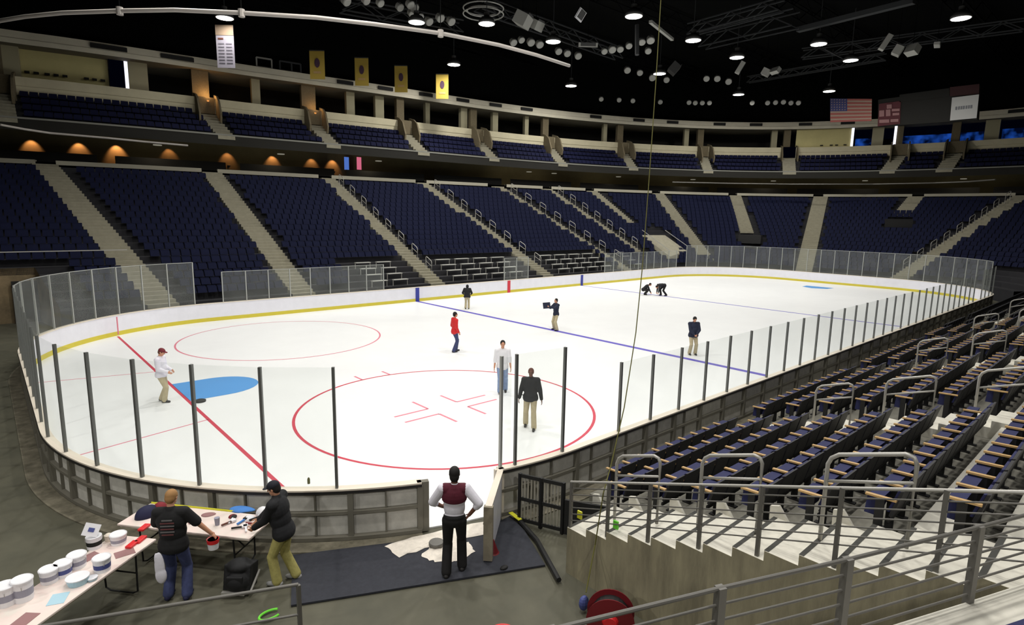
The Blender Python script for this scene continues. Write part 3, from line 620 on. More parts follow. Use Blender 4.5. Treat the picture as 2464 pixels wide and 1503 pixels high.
for i, (u, v, m) in enumerate(((834, 393, 'screenb'), (864, 393, 'screen'), (1118, 408, 'can'))):
    p = at_y(u, v, 46.5); MB().box(p, (.45, .1, 1.2)).build('concourse_sign', m, label=('blue lit sign on the concourse beside the last orange lamp', 'pink lit sign on the concourse right of the blue one', 'pale grey notice on the dark concourse wall')[i], cat='sign')
for i, (u, v) in enumerate(((383, 338), (686, 358), (925, 376), (1290, 403), (1350, 411), (1503, 421), (1680, 425), (1870, 431), (2083, 430), (2316, 427))):
    p, d = find_u(BD, 11.2, u); n = V((-d.y, d.x, 0)); c = p+n*1.4
    MB().lathe((c.x, c.y, 10.88), [(.3, 0), (.3, .06)], 14).build('soffit_lamp', 'soffl', label='dim round soffit lamp under the upper tier, %s from the left' % ordn(i), cat='lamp', group='round soffit lamps under the upper tier')
    l = bpy.data.lights.new('soffit_light', 'POINT'); l.energy = 50; l.color = (1, .85, .6); l.shadow_soft_size = .2; o = bpy.data.objects.new('soffit_light', l); COL.objects.link(o); o.location = (c.x+n.x*1.8, c.y+n.y*1.8, 10.8)
for i, (lst, z, dsc) in enumerate((([(0, 300), (60, 311), (120, 320), (190, 326), (260, 332), (350, 341), (452, 350)], 10.9, 'left'), ([(1618, 438), (1750, 441), (1900, 443), (2000, 443), (2100, 443), (2250, 440), (2330, 437), (2395, 432)], 10.35, 'right'))):
    MB().path([at_z(x, y, z) for x, y in lst], .07, 8, flat=1).build('curved_rail', 'pipe' if i == 0 else 'dsteel', label='long curved pale rail hanging below the upper tier at the %s' % dsc, cat='rail')
# ------------------------------------------------------------------ near right stand
RP, RZ, XW = .825, .27, 6.2
def ry(j): return -.75-RP*j          # front edge of row j
def rz(j): return .25+RZ*j
NJ = 8
XE = 62.0
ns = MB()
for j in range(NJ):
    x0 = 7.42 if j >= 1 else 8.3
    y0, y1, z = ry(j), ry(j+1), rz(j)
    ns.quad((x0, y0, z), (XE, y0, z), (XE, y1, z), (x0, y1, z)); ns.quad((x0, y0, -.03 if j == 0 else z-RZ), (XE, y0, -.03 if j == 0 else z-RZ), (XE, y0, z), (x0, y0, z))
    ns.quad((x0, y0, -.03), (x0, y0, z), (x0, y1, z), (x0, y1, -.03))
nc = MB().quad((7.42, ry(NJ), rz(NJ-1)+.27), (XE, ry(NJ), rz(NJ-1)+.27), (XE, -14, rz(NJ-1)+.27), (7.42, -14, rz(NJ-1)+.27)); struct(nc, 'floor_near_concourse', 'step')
nl = MB().quad((7.42, ry(7)+.01, rz(7)+.003), (XE, ry(7)+.01, rz(7)+.003), (XE, ry(7)-.34, rz(7)+.003), (7.42, ry(7)-.34, rz(7)+.003)); nl.quad((7.42, ry(7)+.01, rz(7)+.003), (XE, ry(7)+.01, rz(7)+.003), (XE, ry(7)+.01, rz(7)-.2), (7.42, ry(7)+.01, rz(7)-.2)); struct(nl, 'trim_near_lit_strip', 'step')  # pale strip over the top row tread: its stronger light laid on as colour
struct(ns, 'floor_near_tier', mat('near_tier_shaded_concrete', (118, 116, 106), .9, noise=.1, scale=3))  # darker copy of the step concrete; shade between the rows put in the colour
# stair beside the tunnel: steps and side wall
sw = MB(); stp = MB(); nose = MB(); yy, zz = -2.04, .80; prof = [(-2.04, -.03)]
k = 0
while yy > -8.4:
    y1 = yy-.4125; stp.quad((XW, yy, zz), (7.42, yy, zz), (7.42, y1, zz), (XW, y1, zz)); stp.quad((XW, yy, zz-.137), (7.42, yy, zz-.137), (7.42, yy, zz), (XW, yy, zz))
    nose.box((6.81, yy-.02, zz+.002), (1.2, .055, .008))
    prof += [(yy, zz), (y1, zz)]; yy = y1; zz += .137; k += 1
stp.quad((7.42, -2.04, -.03), (7.42, -2.04, .8), (XW, -2.04, .8), (XW, -2.04, -.03))
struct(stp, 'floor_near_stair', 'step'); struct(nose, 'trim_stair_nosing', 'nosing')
prof.append((yy, -.03)); n = len(prof)
for i in range(1, n-2, 2):
    (a, z), (b, _) = prof[i], prof[i+1]; sw.quad((XW-.004, a, -.03), (XW-.004, b, -.03), (XW-.004, b, z-.0), (XW-.004, a, z-.0)); sw.quad((XW-.12+.12, a, z), (XW, b, z), (XW-.004, b, z), (XW-.004, a, z))
struct(sw, 'wall_tunnel', 'conc')
# curbs at the row ends by the stair
for j in range(1, NJ-1):
    y0, y1, z = ry(j), ry(j+1), rz(j)
    vs, fs = extr([V((7.42, y0+.02, z-.02)), V((7.42, y0-.34, z+.02)), V((7.42, y0-.1, z+.34)), V((7.42, y0+.02, z+.3))], (.05, 0, 0))
    MB().add(vs, fs).build('row_end_curb', 'step', kind='structure')
def rail_on(name, label, x, ys, ztop, nr, gap, mat_, rtop=.02, rlow=.010, zbot=None):
    t = empty(name, (0, 0, 0), label=label, cat='railing')
    for y in ys: MB().box((x, y, (ztop(y)+zbot(y))/2), (.045, .045, ztop(y)-zbot(y))).build('rail_post', mat_, t)
    for i in range(nr):
        r = rtop if i == 0 else rlow
        MB().path([(x, ys[0]+.02, ztop(ys[0])-gap*i), (x, ys[-1]-.02, ztop(ys[-1])-gap*i)], r, 8).build('top_rail' if i == 0 else 'lower_rail', 'steel' if i == 0 else 'dsteel', t)
    return t
zt = lambda y: 1.60+.347*(-2.06-y)
zb = lambda y: .70+.33*(-2.06-y)
rail_on('stair_railing', 'steel railing of many thin bars along the top of the concrete tunnel wall', XW+.05, [-2.06, -2.84, -3.6, -4.42, -5.23, -6.12, -7.06, -8.1], zt, 7, .115, 'dsteel', zbot=zb)
def near_hoop(x, y0, y1, lab, grp='handrail loops in the near stand', h=1.12):
    zf = lambda y: .80+.332*(-2.04-y)
    t = empty('stair_handrail', (0, 0, 0), label=lab, cat='handrail', group=grp); mb = MB()
    zo = 0 if x < 8 else -.18
    m1, m2 = hoop(mb, (x, y0, zf(y0)+zo), (x, y1, zf(y1)+zo), h, .026, drop=.34); mb.build('hoop_tube', 'steel', t, smooth=True)
    MB().tube(m1, m2, .02, 8).build('middle_rail', 'steel', t, smooth=True)
for i, (a, b) in enumerate(((-2.6, -3.42), (-4.12, -4.98), (-5.78, -6.68))):
    near_hoop(6.74, a, b, ('small handrail loop at the foot of the pale near stair', 'middle handrail loop on the pale near stair', 'largest handrail loop high on the pale near stair')[i])
na = [(14.0, 'second', ((-2.95, -3.75), (-4.4, -5.3), (-6.0, -6.9))), (22.6, 'third', ((-2.95, -3.75), (-4.4, -5.2), (-6.0, -6.9))), (31.0, 'fourth', ((-2.95, -3.75), (-4.4, -5.2), (-6.0, -6.9))), (39.5, 'fifth', ((-2.95, -3.75), (-4.4, -5.2)))]
for x, nm, l in na:
    for i, (a, b) in enumerate(l): near_hoop(x, a, b, 'handrail loop in the %s near-stand aisle from the tunnel, %s one up' % (nm, ordn(i)))
    mb = MB()
    for k in range(2, 16):
        y = -1.2-.4125*k; z = .25+.34*(-y-.75)-.02; mb.box((x, y, z/2+.02), (1.0, .4125, z))
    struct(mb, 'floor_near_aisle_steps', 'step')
# individual folding seats
def make_seat():
    t = empty('arena_seat')
    b = MB(); b.add([(-.235, -.16, .42), (.235, -.16, .42), (.235, -.26, .78), (-.235, -.26, .78), (-.235, -.195, .40), (.235, -.195, .40), (.225, -.295, .79), (-.225, -.295, .79)], [(0, 1, 2, 3), (5, 4, 7, 6), (0, 3, 7, 4), (1, 5, 6, 2), (3, 2, 6, 7), (0, 4, 5, 1)])
    b.build('back_shell', M['shell'], t, bevel=0)
    b = MB(); b.add([(-.21, -.13, .46), (.21, -.13, .46), (.20, -.225, .765), (-.20, -.225, .765), (-.21, -.165, .46), (.21, -.165, .46), (.20, -.255, .77), (-.20, -.255, .77)], [(0, 1, 2, 3), (5, 4, 7, 6), (0, 3, 7, 4), (1, 5, 6, 2), (3, 2, 6, 7), (0, 4, 5, 1)]); b.build('back_cushion', M['navyc'], t)
    b = MB(); b.add([(-.215, .12, .36), (.215, .12, .36), (.21, .10, .61), (-.21, .10, .61), (-.215, .0, .36), (.215, .0, .36), (.21, -.07, .62), (-.21, -.07, .62)], [(0, 1, 2, 3), (5, 4, 7, 6), (0, 3, 7, 4), (1, 5, 6, 2), (3, 2, 6, 7), (0, 4, 5, 1)]); b.build('folded_seat', M['navyc'], t)
    b = MB(); b.bar((-.265, -.24, .655), (-.265, .11, .64), .055, .025); b.build('armrest', M['tan'], t)
    b = MB(); b.box((-.265, -.06, .34), (.028, .1, .63)); b.box((-.265, -.06, .01), (.09, .2, .02)); b.box((0, -.17, .36), (.5, .03, .05)); b.build('stanchion', M['black'], t)
    return t
seat0 = make_seat(); used = False; cnt = 0; cand = []
for j in range(NJ):
    x = 7.78 if j else 8.7; idx = 0
    while x < 58:
        if not any(abs(x-a[0]) < .82 for a in na): cand.append((j, x, idx)); idx += 1
        x += .53
cand = [c for c in cand if (lambda q: -60 < q[0] < 2560 and q[1] < 1600)(pix(V((c[1], ry(c[0])-.5, rz(c[0])+.6))))]
cand.sort(key=lambda c: (V((c[1], ry(c[0])-.5, rz(c[0])+.5))-CP).length)
rest = MB()
for n_, (j, x, idx) in enumerate(cand):
    p = (x, ry(j)-.42, rz(j))
    lab = 'navy folding seat, tan armrest, %s from the stair in the %s row up' % (ordn(idx), ordn(j))
    if n_ < 300:
        if not used: seat0.location = p; o = seat0; used = True; tag(o, lab, 'seat', 'tan-armed folding seats of the near stand')
        else: dup(seat0, p, label=lab, category='seat', group='tan-armed folding seats of the near stand')
        if n_ == 0:
            pass
    else:
        far_seat(rest, V((x, p[1]+.2, p[2]))-V((0, .0, 0)), V((-1, 0, 0)))
        if True: rest.box((x-.26, p[1]-.04, p[2]+.6), (.05, .3, .02))
rest.build('arena_seat', 'shell', label='dark folding seats in the more distant part of the near stand', cat='seats', group='tan-armed folding seats of the near stand', kind='stuff')
# picket barrier between the boards and the stair, black curtain side
pk = empty('picket_barrier', (0, 0, 0), label='black barrier with pale upright pickets between the rink boards and the tunnel wall', cat='barrier')
pa, pb = V((6.95, -.45, 0)), V((6.25, -1.98, 0))
pa = V((6.98, -.28, 0)); pb = V((7.6, -1.25, 0)); pb = at_y(1358, 1110, -1.15); pb.z = 0; pa = at_y(1252, 1150, -.32); pa.z = 0
for z in (.06, .5, .98): MB().bar(pa+V((0, 0, z)), pb+V((0, 0, z)), .04, .07).build('cross_rail', 'dark', pk)
for i in range(3): c = pa.lerp(pb, i/2); MB().box((c.x, c.y, .5), (.06, .06, 1.04)).build('upright', 'black', pk)
for i in range(13): c = pa.lerp(pb, (i+.5)/13); MB().box((c.x, c.y, .5), (.022, .02, .9)).build('picket', 'picket', pk)
ct = MB().bar(pb+V((0, -.05, .35)), V((7.5, -2.0, .35)), .05, .7); ct.build('black_curtain', 'black', label='low black cloth hung beside the tunnel wall corner', cat='curtain')
mb = MB(); mb.path([at_z(1240, 1240, .05), at_z(1293, 1300, .05), at_z(1345, 1395, .05)], .045, 8); mb.build('rubber_hose', 'black', label='thick black hose lying from the gate to the tunnel wall', cat='hose')
MB().bar(at_z(1228, 1232, .1), at_z(1252, 1250, .1), .09, .01).build('yellow_tape', 'ylw', label='short yellow tape strip on the black hose by the gate', cat='tape')
# upper platform in front of the camera with its railing
plat_line = [V((.3, -5.75, 0)), V((1.45, -6.2, 0)), V((2.53, -6.63, 0)), V((3.5, -7.04, 0)), V((4.76, -7.54, 0)), V((5.9, -7.98, 0)), V((6.9, -8.4, 0))]
pf = MB(); front = [p for p in plat_line[2:]]; poly = [V((p.x, p.y, 3.05)) for p in front]+[V((6.9, -12, 3.05)), V((2.4, -12, 3.05))]
vs, fs = extr(poly, (0, 0, -.25)); pf.add(vs, fs); struct(pf, 'floor_platform', 'step')
gr = empty('platform_railing', (0, 0, 0), label='nearest dark steel railing with six bars across the lower right corner', cat='railing')
for p in plat_line[1:6]: MB().box((p.x, p.y, 3.36), (.055, .055, .66), -.4).build('rail_post', 'dsteel', gr)
for i in range(6): MB().path([V((p.x, p.y, 3.68-.112*i)) for p in plat_line], .015 if i == 0 else .009, 8).build('top_rail' if i == 0 else 'lower_rail', 'dsteel', gr)
sq = at_z(2478, 1512, 3.7)
for n_, (x, y, a) in enumerate(((sq.x, sq.y, -.38), (sq.x+.5, sq.y-.2, -.38))):
    dup(seat0, (x, y, 3.05), a, label='navy folding seat with tan armrest right behind the nearest railing, %s one' % ('left' if n_ == 0 else 'right'), category='seat', group='seats behind the nearest railing')
# low railing of the tunnel floor, left
lr = empty('floor_railing', (0, 0, 0), label='low grey railing with one post on the floor at bottom centre left', cat='railing')
e0, e1 = V((2.03, -.94, 0)), V((-1.2, .5, 0)); dv = (e1-e0).normalized()
MB().tube(e0+V((0, 0, 1)), e1+V((0, 0, 1)), .024, 10).build('top_rail', 'dsteel', lr); MB().tube(e0+V((0, 0, .55)), e1+V((0, 0, .55)), .018, 10).build('middle_rail', 'dsteel', lr)
for k in (0, 1.0): q = e0.lerp(e1, k); MB().box((q.x, q.y, .48), (.05, .05, 1.02)).build('rail_post', 'dsteel', lr)
# ------------------------------------------------------------------ mat, drop cloths, floor things
pts = [(1.35, 1.3), (2.25, .05), (6.05, -1.78), (6.75, -.55), (6.9, .1), (5.1, .5), (3.1, 1.3)]
pts = [at_z(x, y, .012) for x, y in ((700, 1455), (1312, 1358), (1262, 1275), (1228, 1240), (1195, 1256), (1012, 1296), (704, 1334))]
vs, fs = extr(pts, (0, 0, -.03)); MB().add(vs, fs).build('rubber_mat', 'mat_', label='dark grey rubber mat on the floor before the rink gate', cat='mat')
pe = [at_z(x, y, .0) for x, y in ((700, 1458), (1312, 1361), (1318, 1372), (1100, 1408), (720, 1470))]
def wavy(poly, name, lab, z=.02):
    b = bmesh.new(); n = len(poly); c = sum(poly, V((0, 0, 0)))/n; rings = []
    mb = MB(); R_ = 6; vs = []; 
    fine = []
    for i in range(n):
        a, d = poly[i], poly[(i+1) % n]
        for k in range(5): q = a.lerp(d, k/5); q = q+V((random.uniform(-.03, .03), random.uniform(-.03, .03), 0)); fine.append(q)
    m = len(fine)
    for r in range(1, R_+1):
        for q in fine: p = c.lerp(q, r/R_); vs.append((p.x, p.y, z+(.03*random.random() if r < R_ else 0)))
    fs = [(r*m+i, r*m+(i+1) % m, (r+1)*m+(i+1) % m, (r+1)*m+i) for r in range(R_-1) for i in range(m)]+[tuple(range(m))]
    o = mb.add(vs, fs).build(name, 'cloth', label=lab, cat='cloth', smooth=True); return o
wavy([at_z(x, y, .02) for x, y in ((925, 1312), (962, 1338), (1062, 1308), (1165, 1285), (1163, 1254), (1010, 1287))], 'drop_cloth', 'long off-white drop cloth laid across the open gate threshold')
wavy([at_z(x, y, .02) for x, y in ((1010, 1337), (1050, 1352), (1100, 1351), (1145, 1325), (1128, 1303), (1085, 1300), (1040, 1312))], 'drop_cloth', 'rounded off-white drop cloth between the feet of the person in the maroon-backed shirt')
MB().lathe(at_z(1050, 1312, .03), [(.13, 0), (.14, .06), (.13, .08)], 18).build('metal_tray', 'dsteel', label='small round grey tray on the round drop cloth', cat='tray')
c = at_z(1186, 1330, 0); MB().lathe((c.x, c.y, .0), [(.13, 0), (.1, .03), (.03, .22), (.02, .26)], 14).build('red_cone', 'dred', label='dull red cone beside the foot of the open gate leaf', cat='cone')
c = at_z(1213, 1366, .02); MB().ell((c.x, c.y, .03), (.08, .05, .03)).build('dark_clamp', 'black', label='small black lump lying on the edge of the rubber mat', cat='clamp')
rl = empty('hose_reel', (5.5, -3.55, 0), 0, 'large dark red hose reel standing against the tunnel wall at bottom centre', 'reel')
ax = (CP-V((5.5, -3.55, .5))); ax.z = 0; ax.normalize()
MB().lathe(V((0, 0, .34))+ax*.12, [(.33, 0), (.34, .03), (.1, .035)], 32, ax).build('front_disc', 'dred', rl, smooth=False)
MB().lathe(V((0, 0, .34))-ax*.12, [(.33, 0), (.34, .03), (.1, .035)], 32, ax).build('rear_disc', 'dred', rl)
MB().lathe(V((0, 0, .34))-ax*.12, [(.26, 0), (.26, .24)], 24, ax).build('wound_hose', 'black', rl); MB().lathe(V((0, 0, .34))+ax*.15, [(.12, 0), (.09, .06)], 20, ax).build('hub', 'redp', rl)
MB().box((0, 0, .03), (.5, .5, .06), atan2(ax.y, ax.x)).build('base', 'black', rl)
mb = MB(); bq = at_z(1210, 1527, .3); mb.path([V((bq.x+.2*cos(a), bq.y+.2*sin(a), .3)) for a in [2*pi*i/32 for i in range(32)]], .02, 8, closed=True)
pl = empty('bucket', (0, 0, 0), label='open bucket with a red rim on the floor at the bottom centre', cat='bucket'); mb.build('rim', 'redp', pl, smooth=True)
MB().lathe((bq.x, bq.y, -.03), [(.16, 0), (.19, .31), (.17, .31), (.15, .05)], 24).build('pail', 'lgrey', pl)
mb = MB(); c = at_z(650, 1478, .01)
mb.path([c+V((.16*cos(a), .1*sin(a), 0)) for a in [.6+5*i/20 for i in range(20)]], .018, 6); mb.build('green_tape', 'green', label='bright green tape loop on the floor by the low railing', cat='tape')
# rope from the roof down to the reel
rpts = [at_d(1590, 2, 14.0), at_d(1578, 200, 13.3), at_d(1562, 430, 12.6), at_d(1546, 640, 12.0), at_d(1530, 800, 11.4), at_d(1502, 980, 10.6), at_d(1470, 1120, 9.9), at_x(1452, 1185, XW+.02), at_x(1432, 1310, XW-.07), at_z(1410, 1425, .35)]
top = rpts[0]+(rpts[0]-rpts[1])*1.0; top.z = 24.4; rpts = [V((top.x+.5, top.y+.4, 24.4))]+rpts
MB().path(rpts, .010, 6).build('hoist_rope', 'rope', label='yellow-green rope running from the roof down past the stair railing', cat='rope')
c = at_z(1405, 1450, .12); MB().ell(c, (.09, .07, .12)).build('blue_bottle', 'label_', label='small blue bottle on the floor where the rope ends', cat='bottle')
for (x, y, m, lab) in ((1395, 1238, 'ylw', 'yellow tag tied low on the stair railing by the corner'), (1482, 1262, 'green', 'green strap tied to the edge of the pale stair')):
    p = at_x(x, y, XW+.1); MB().box(p, (.03, .09, .13)).build('tag', m, label=lab, cat='tag')
# ------------------------------------------------------------------ tables and paint things
def table(name, lab, c, ang_, L, Wd):
    t = empty(name, (c[0], c[1], 0), ang_, lab, 'table')
    MB().box((0, 0, .722), (L, Wd, .036)).build('tabletop', 'tabletop', t, bevel=.008)
    MB().box((0, 0, .69), (L-.06, Wd-.06, .03)).build('apron', 'cream', t)
    for sx in (-1, 1):
        x = sx*(L/2-.35)
        mb = MB(); mb.path([V((x, -Wd/2+.08, .68)), V((x, -Wd/2+.1, .04)), V((x, -Wd/2+.18, .0)), V((x, Wd/2-.18, .0)), V((x, Wd/2-.1, .04)), V((x, Wd/2-.08, .68))], .014, 8); mb.build('folding_leg', 'black', t)
        mb = MB(); mb.tube((x, 0, .35), (x-sx*.38, 0, .68), .012, 6); mb.tube((x, -Wd/2+.1, .35), (x, Wd/2-.1, .35), .012, 6); mb.build('leg_brace', 'black', t)
    return t
da = V((.77, .64, 0)); fa = V((.92, 2.08, 0)); na_ = V((-.64, .77, 0)); ca = fa-da*1.3+na_*.38
table('folding_table', 'long white folding table covered with paint buckets at the lower left', (ca.x, ca.y), atan2(da.y, da.x), 2.6, .76)
dB = V((.627, -.779, 0)); fB = V((.52, 3.02, 0)); nB = V((.779, .627, 0)); cb = fB+dB*1.22+nB*.37
table('folding_table', 'folding table with rags and brushes standing along the boards', (cb.x, cb.y), atan2(dB.y, dB.x), 2.44, .74)
TZ = .741
def bucket(px, py, r, h, lab, lid=True, band_='label_'):
    p = at_z(px, py, TZ); t = empty('paint_bucket', (p.x, p.y, TZ), random.uniform(0, 3), lab, 'bucket', 'white paint buckets on the long table')
    MB().lathe((0, 0, 0), [(r*.9, 0), (r, h*.96)], 24).build('pail', 'white', t, smooth=False)
    MB().lathe((0, 0, h*.28), [(r*.935, 0), (r*.97, h*.4)], 24).build('label_band', band_, t)
    if lid: MB().lathe((0, 0, h*.93), [(r*1.06, 0), (r*1.07, .02), (r*.98, .03), (r*.9, .022)], 24).build('lid', 'white', t)
    mb = MB(); mb.path([V((r*1.08*cos(a), .01, h*.8-r*.9*sin(a))) for a in [pi*i/10 for i in range(11)]], .004, 5); mb.build('wire_handle', 'steel', t)
    return t
BK = [(16, 1452, .125, .27, 'nearest tall white bucket at the left edge of the photo', 'lgrey'), (58, 1441, .12, .30, 'tall white bucket, second from the left edge', 'lgrey'), (120, 1398, .115, .19, 'white bucket with plain lid, third from the left edge', 'lgrey'),
      (153, 1383, .115, .19, 'white bucket pushed behind the third one', 'label_'), (187, 1362, .12, .19, 'white bucket next to the tilted open carton', 'lgrey'), (247, 1371, .115, .2, 'white bucket with blue label alone on the front table edge', 'label_'), (286, 1306, .115, .15, 'white bucket farthest along the table near the red lids', 'lgrey')]
for a in BK: bucket(a[0], a[1], a[2], a[3], a[4], True, a[5])
t = bucket(228, 1316, .11, .2, 'open white bucket with its blue-marked lid tipped up on top', False, 'black')
t.rotation_euler = (0, 0, 0); ln = (CP-t.location).normalized(); lc = V((-.02, 0, .3)); lid = MB().bar(lc, lc+ln*.03, .21, .19, (.5, .2, 1)).build('tipped_lid', 'white', t); MB().bar(lc+ln*.031, lc+ln*.036, .08, .06, (.5, .2, 1)).build('blue_mark', 'label_', lid)
def tub(px, py, r, h, m, name, lab, cat):
    p = at_z(px, py, TZ); t = empty(name, (p.x, p.y, TZ), 0, lab, cat); MB().lathe((0, 0, 0), [(r*.85, 0), (r, h)], 22).build('bowl', m, t)
    MB().lathe((0, 0, h), [(r*1.03, 0), (r*1.03, .012), (r*.4, .014)], 22).build('cover', 'white' if m != 'redp' else 'redp', t); return t
tub(188, 1402, .14, .09, 'lblue', 'plastic_tub', 'pale blue-tinted low tub in front of the row of buckets', 'tub')
tub(222, 1394, .07, .03, 'lblue', 'small_tray', 'small flat blue and white lid beside the low tub', 'lid')
for (x, y, lab) in ((347, 1271, 'red paint tray at the far end of the long table'), (318, 1312, 'red tray lid lying at the front edge of the long table'), (338, 1300, 'second red tray lid overlapping the first')):
    p = at_z(x, y, TZ); MB().box((p.x, p.y, TZ+.02), (.2, .1, .04), .8).build('paint_tray', 'redp', label=lab, cat='tray', bevel=.01)
p = at_z(262, 1300, TZ); MB().lathe((p.x, p.y, TZ), [(.05, 0), (.06, .1), (.03, .12)], 16).build('small_jar', 'cream', label='small cream jar behind the open bucket', cat='jar')
# second table
wp = at_z(405, 1232, TZ)
def rag(px, py, sx, sy, sz, m, name, lab, cat, rz_=0):
    p = at_z(px, py, TZ); b = MB().ell((0, 0, 0), (sx, sy, sz), 18, 10); b.v = [(x*(1+.18*sin(9*y+5*x)), y*(1+.18*cos(11*x)), max(z, -.0)+.0) for x, y, z in b.v]
    o = b.build(name, m, label=lab, cat=cat, smooth=True); o.location = (p.x, p.y, TZ+.001); o.rotation_euler = (0, 0, rz_); return o
rag(352, 1240, .22, .13, .17, 'bagn', 'navy_bag', 'navy cloth bag at the left end of the table along the boards', 'bag', .6)
rag(385, 1226, .12, .1, .14, 'bagr', 'red_bag', 'dull red bag beside the navy bag', 'bag')
rag(578, 1226, .24, .1, .05, 'bluep', 'blue_rag', 'bright blue rag at the back of the table along the boards', 'rag', -.8)
rag(632, 1237, .12, .1, .14, 'white', 'white_bag', 'crumpled white bag next to the person in the black jacket', 'bag')
rag(598, 1248, .1, .08, .05, 'white', 'white_rag', 'small crumpled white rag behind the brush heap', 'rag', .3)
rag(560, 1243, .07, .06, .04, 'dred', 'red_rag', 'small dull red rag in the middle of the second table', 'rag', .9)
rag(500, 1238, .12, .07, .02, 'adp', 'pink_cloth', 'flat pinkish cloth on the second table left of the cup', 'cloth', -.5)
p = at_z(523, 1262, TZ); MB().lathe((p.x, p.y, TZ), [(.035, 0), (.045, .13)], 16).build('paper_cup', 'lgrey', label='grey paper cup standing mid table', cat='cup')
for i, (x, y, a, m) in enumerate(((545, 1262, .2, 'hairbr'), (556, 1255, .9, 'white'), (570, 1272, -.4, 'black'), (580, 1258, .5, 'bluep'), (592, 1276, 1.3, 'white'), (603, 1262, -.9, 'dred'), (612, 1250, .1, 'black'), (620, 1268, .7, 'cream'))):
    p = at_z(x, y, TZ); b = empty('paint_brush', (p.x, p.y, TZ+.02), a, 'paint brush in the brush heap on the second table, %s from the left' % ordn(i), 'brush', 'heap of brushes and rollers')
    MB().box((0, 0, .006), (.17, .026, .022)).build('handle', m, b); MB().box((.12, 0, .008), (.08, .07, .035)).build('bristles', 'black' if i % 2 else 'white', b)
ys = [cb+nB*.375-dB*1.2, cb+nB*.375+dB*.5]
MB().bar(ys[0]+V((0, 0, TZ)), ys[1]+V((0, 0, TZ)), .012, .05).build('yellow_batten', 'ylw', label='thin yellow strip along the back edge of the second table', cat='strip')
# spills painted on table A are paper sheets
for i, (x, y, m, lab) in enumerate(((300, 1330, 'adp', 'pink-stained paper sheet near the end of the long table'), (215, 1340, 'adp', 'pink-smeared paper between the buckets'), (60, 1490, 'adp', 'pink-stained paper at the near end of the long table'), (140, 1440, 'lblue', 'pale blue wet sheet on the long table'), (465, 1250, 'adp', 'pink-stained paper on the second table'))):
    p = at_z(x, y, TZ); MB().box((p.x, p.y, TZ+.002), (.26, .2, .003), .4*i).build('paper_sheet', m, label=lab, cat='paper')
# equipment bag with telescopic frame
p = at_z(575, 1424, 0); bg = empty('equipment_bag', (p.x, p.y, 0), atan2(fw.y, fw.x), 'big black wheeled bag on the floor by the second table', 'bag')
b = MB().box((.1, 0, .24), (.3, .42, .40), 0, 0, .25); b.ell((.08, .0, .42), (.17, .2, .1), 16, 10); b.ell((-.04, .0, .2), (.12, .2, .17), 16, 10); b.v = [(x, y, max(z, .03)) for x, y, z in b.v]; BAG = (b, bg)
MB().box((-.12, .03, .06), (.05, .36, .05)).build('base_bar', 'steel', bg); MB().bar((-.1, -.22, .05), (.16, -.28, .3), .03, .02).build('side_bar', 'steel', bg)
MB().box((-.11, 0, .26), (.05, .26, .16)).build('front_pocket', 'bagk', bg, bevel=.02)
# ------------------------------------------------------------------ people
def remesh(mb, name, m, parent, vox, it=3, clip=None):
    me = mb.mesh(name); o = bpy.data.objects.new(name, me); COL.objects.link(o)
    md = o.modifiers.new('r', 'REMESH'); md.mode = 'VOXEL'; md.voxel_size = vox; md.use_smooth_shade = True
    if it: sm = o.modifiers.new('s', 'SMOOTH'); sm.factor = .5; sm.iterations = it
    d = bpy.context.evaluated_depsgraph_get(); d.update(); nm = bpy.data.meshes.new_from_object(o.evaluated_get(d))
    bpy.data.objects.remove(o); bpy.data.meshes.remove(me)
    if clip:
        b = bmesh.new(); b.from_mesh(nm)
        for co, no in clip: bmesh.ops.bisect_plane(b, geom=b.verts[:]+b.edges[:]+b.faces[:], plane_co=co, plane_no=no, clear_outer=True); bmesh.ops.holes_fill(b, edges=b.edges)
        b.to_mesh(nm); b.free()
    nm.materials.clear(); nm.materials.append(M[m]); nm.polygons.foreach_set('use_smooth', [True]*len(nm.polygons))
    o = bpy.data.objects.new(name, nm); COL.objects.link(o); o.parent = parent; return o
def ik(a, b, l1, l2, hint):
    a, b, hint = V(a), V(b), V(hint); d = b-a; L = d.length
    if L > (l1+l2)*.999: b = a+d*((l1+l2)*.999/L); d = b-a; L = d.length
    x = (l1*l1-l2*l2+L*L)/(2*L); h = sqrt(max(l1*l1-x*x, 0)); dn = d/L; hp = hint-dn*hint.dot(dn)
    if hp.length < 1e-4: hp = V((0, 1, 0))
    return a+dn*x+hp.normalized()*h, b
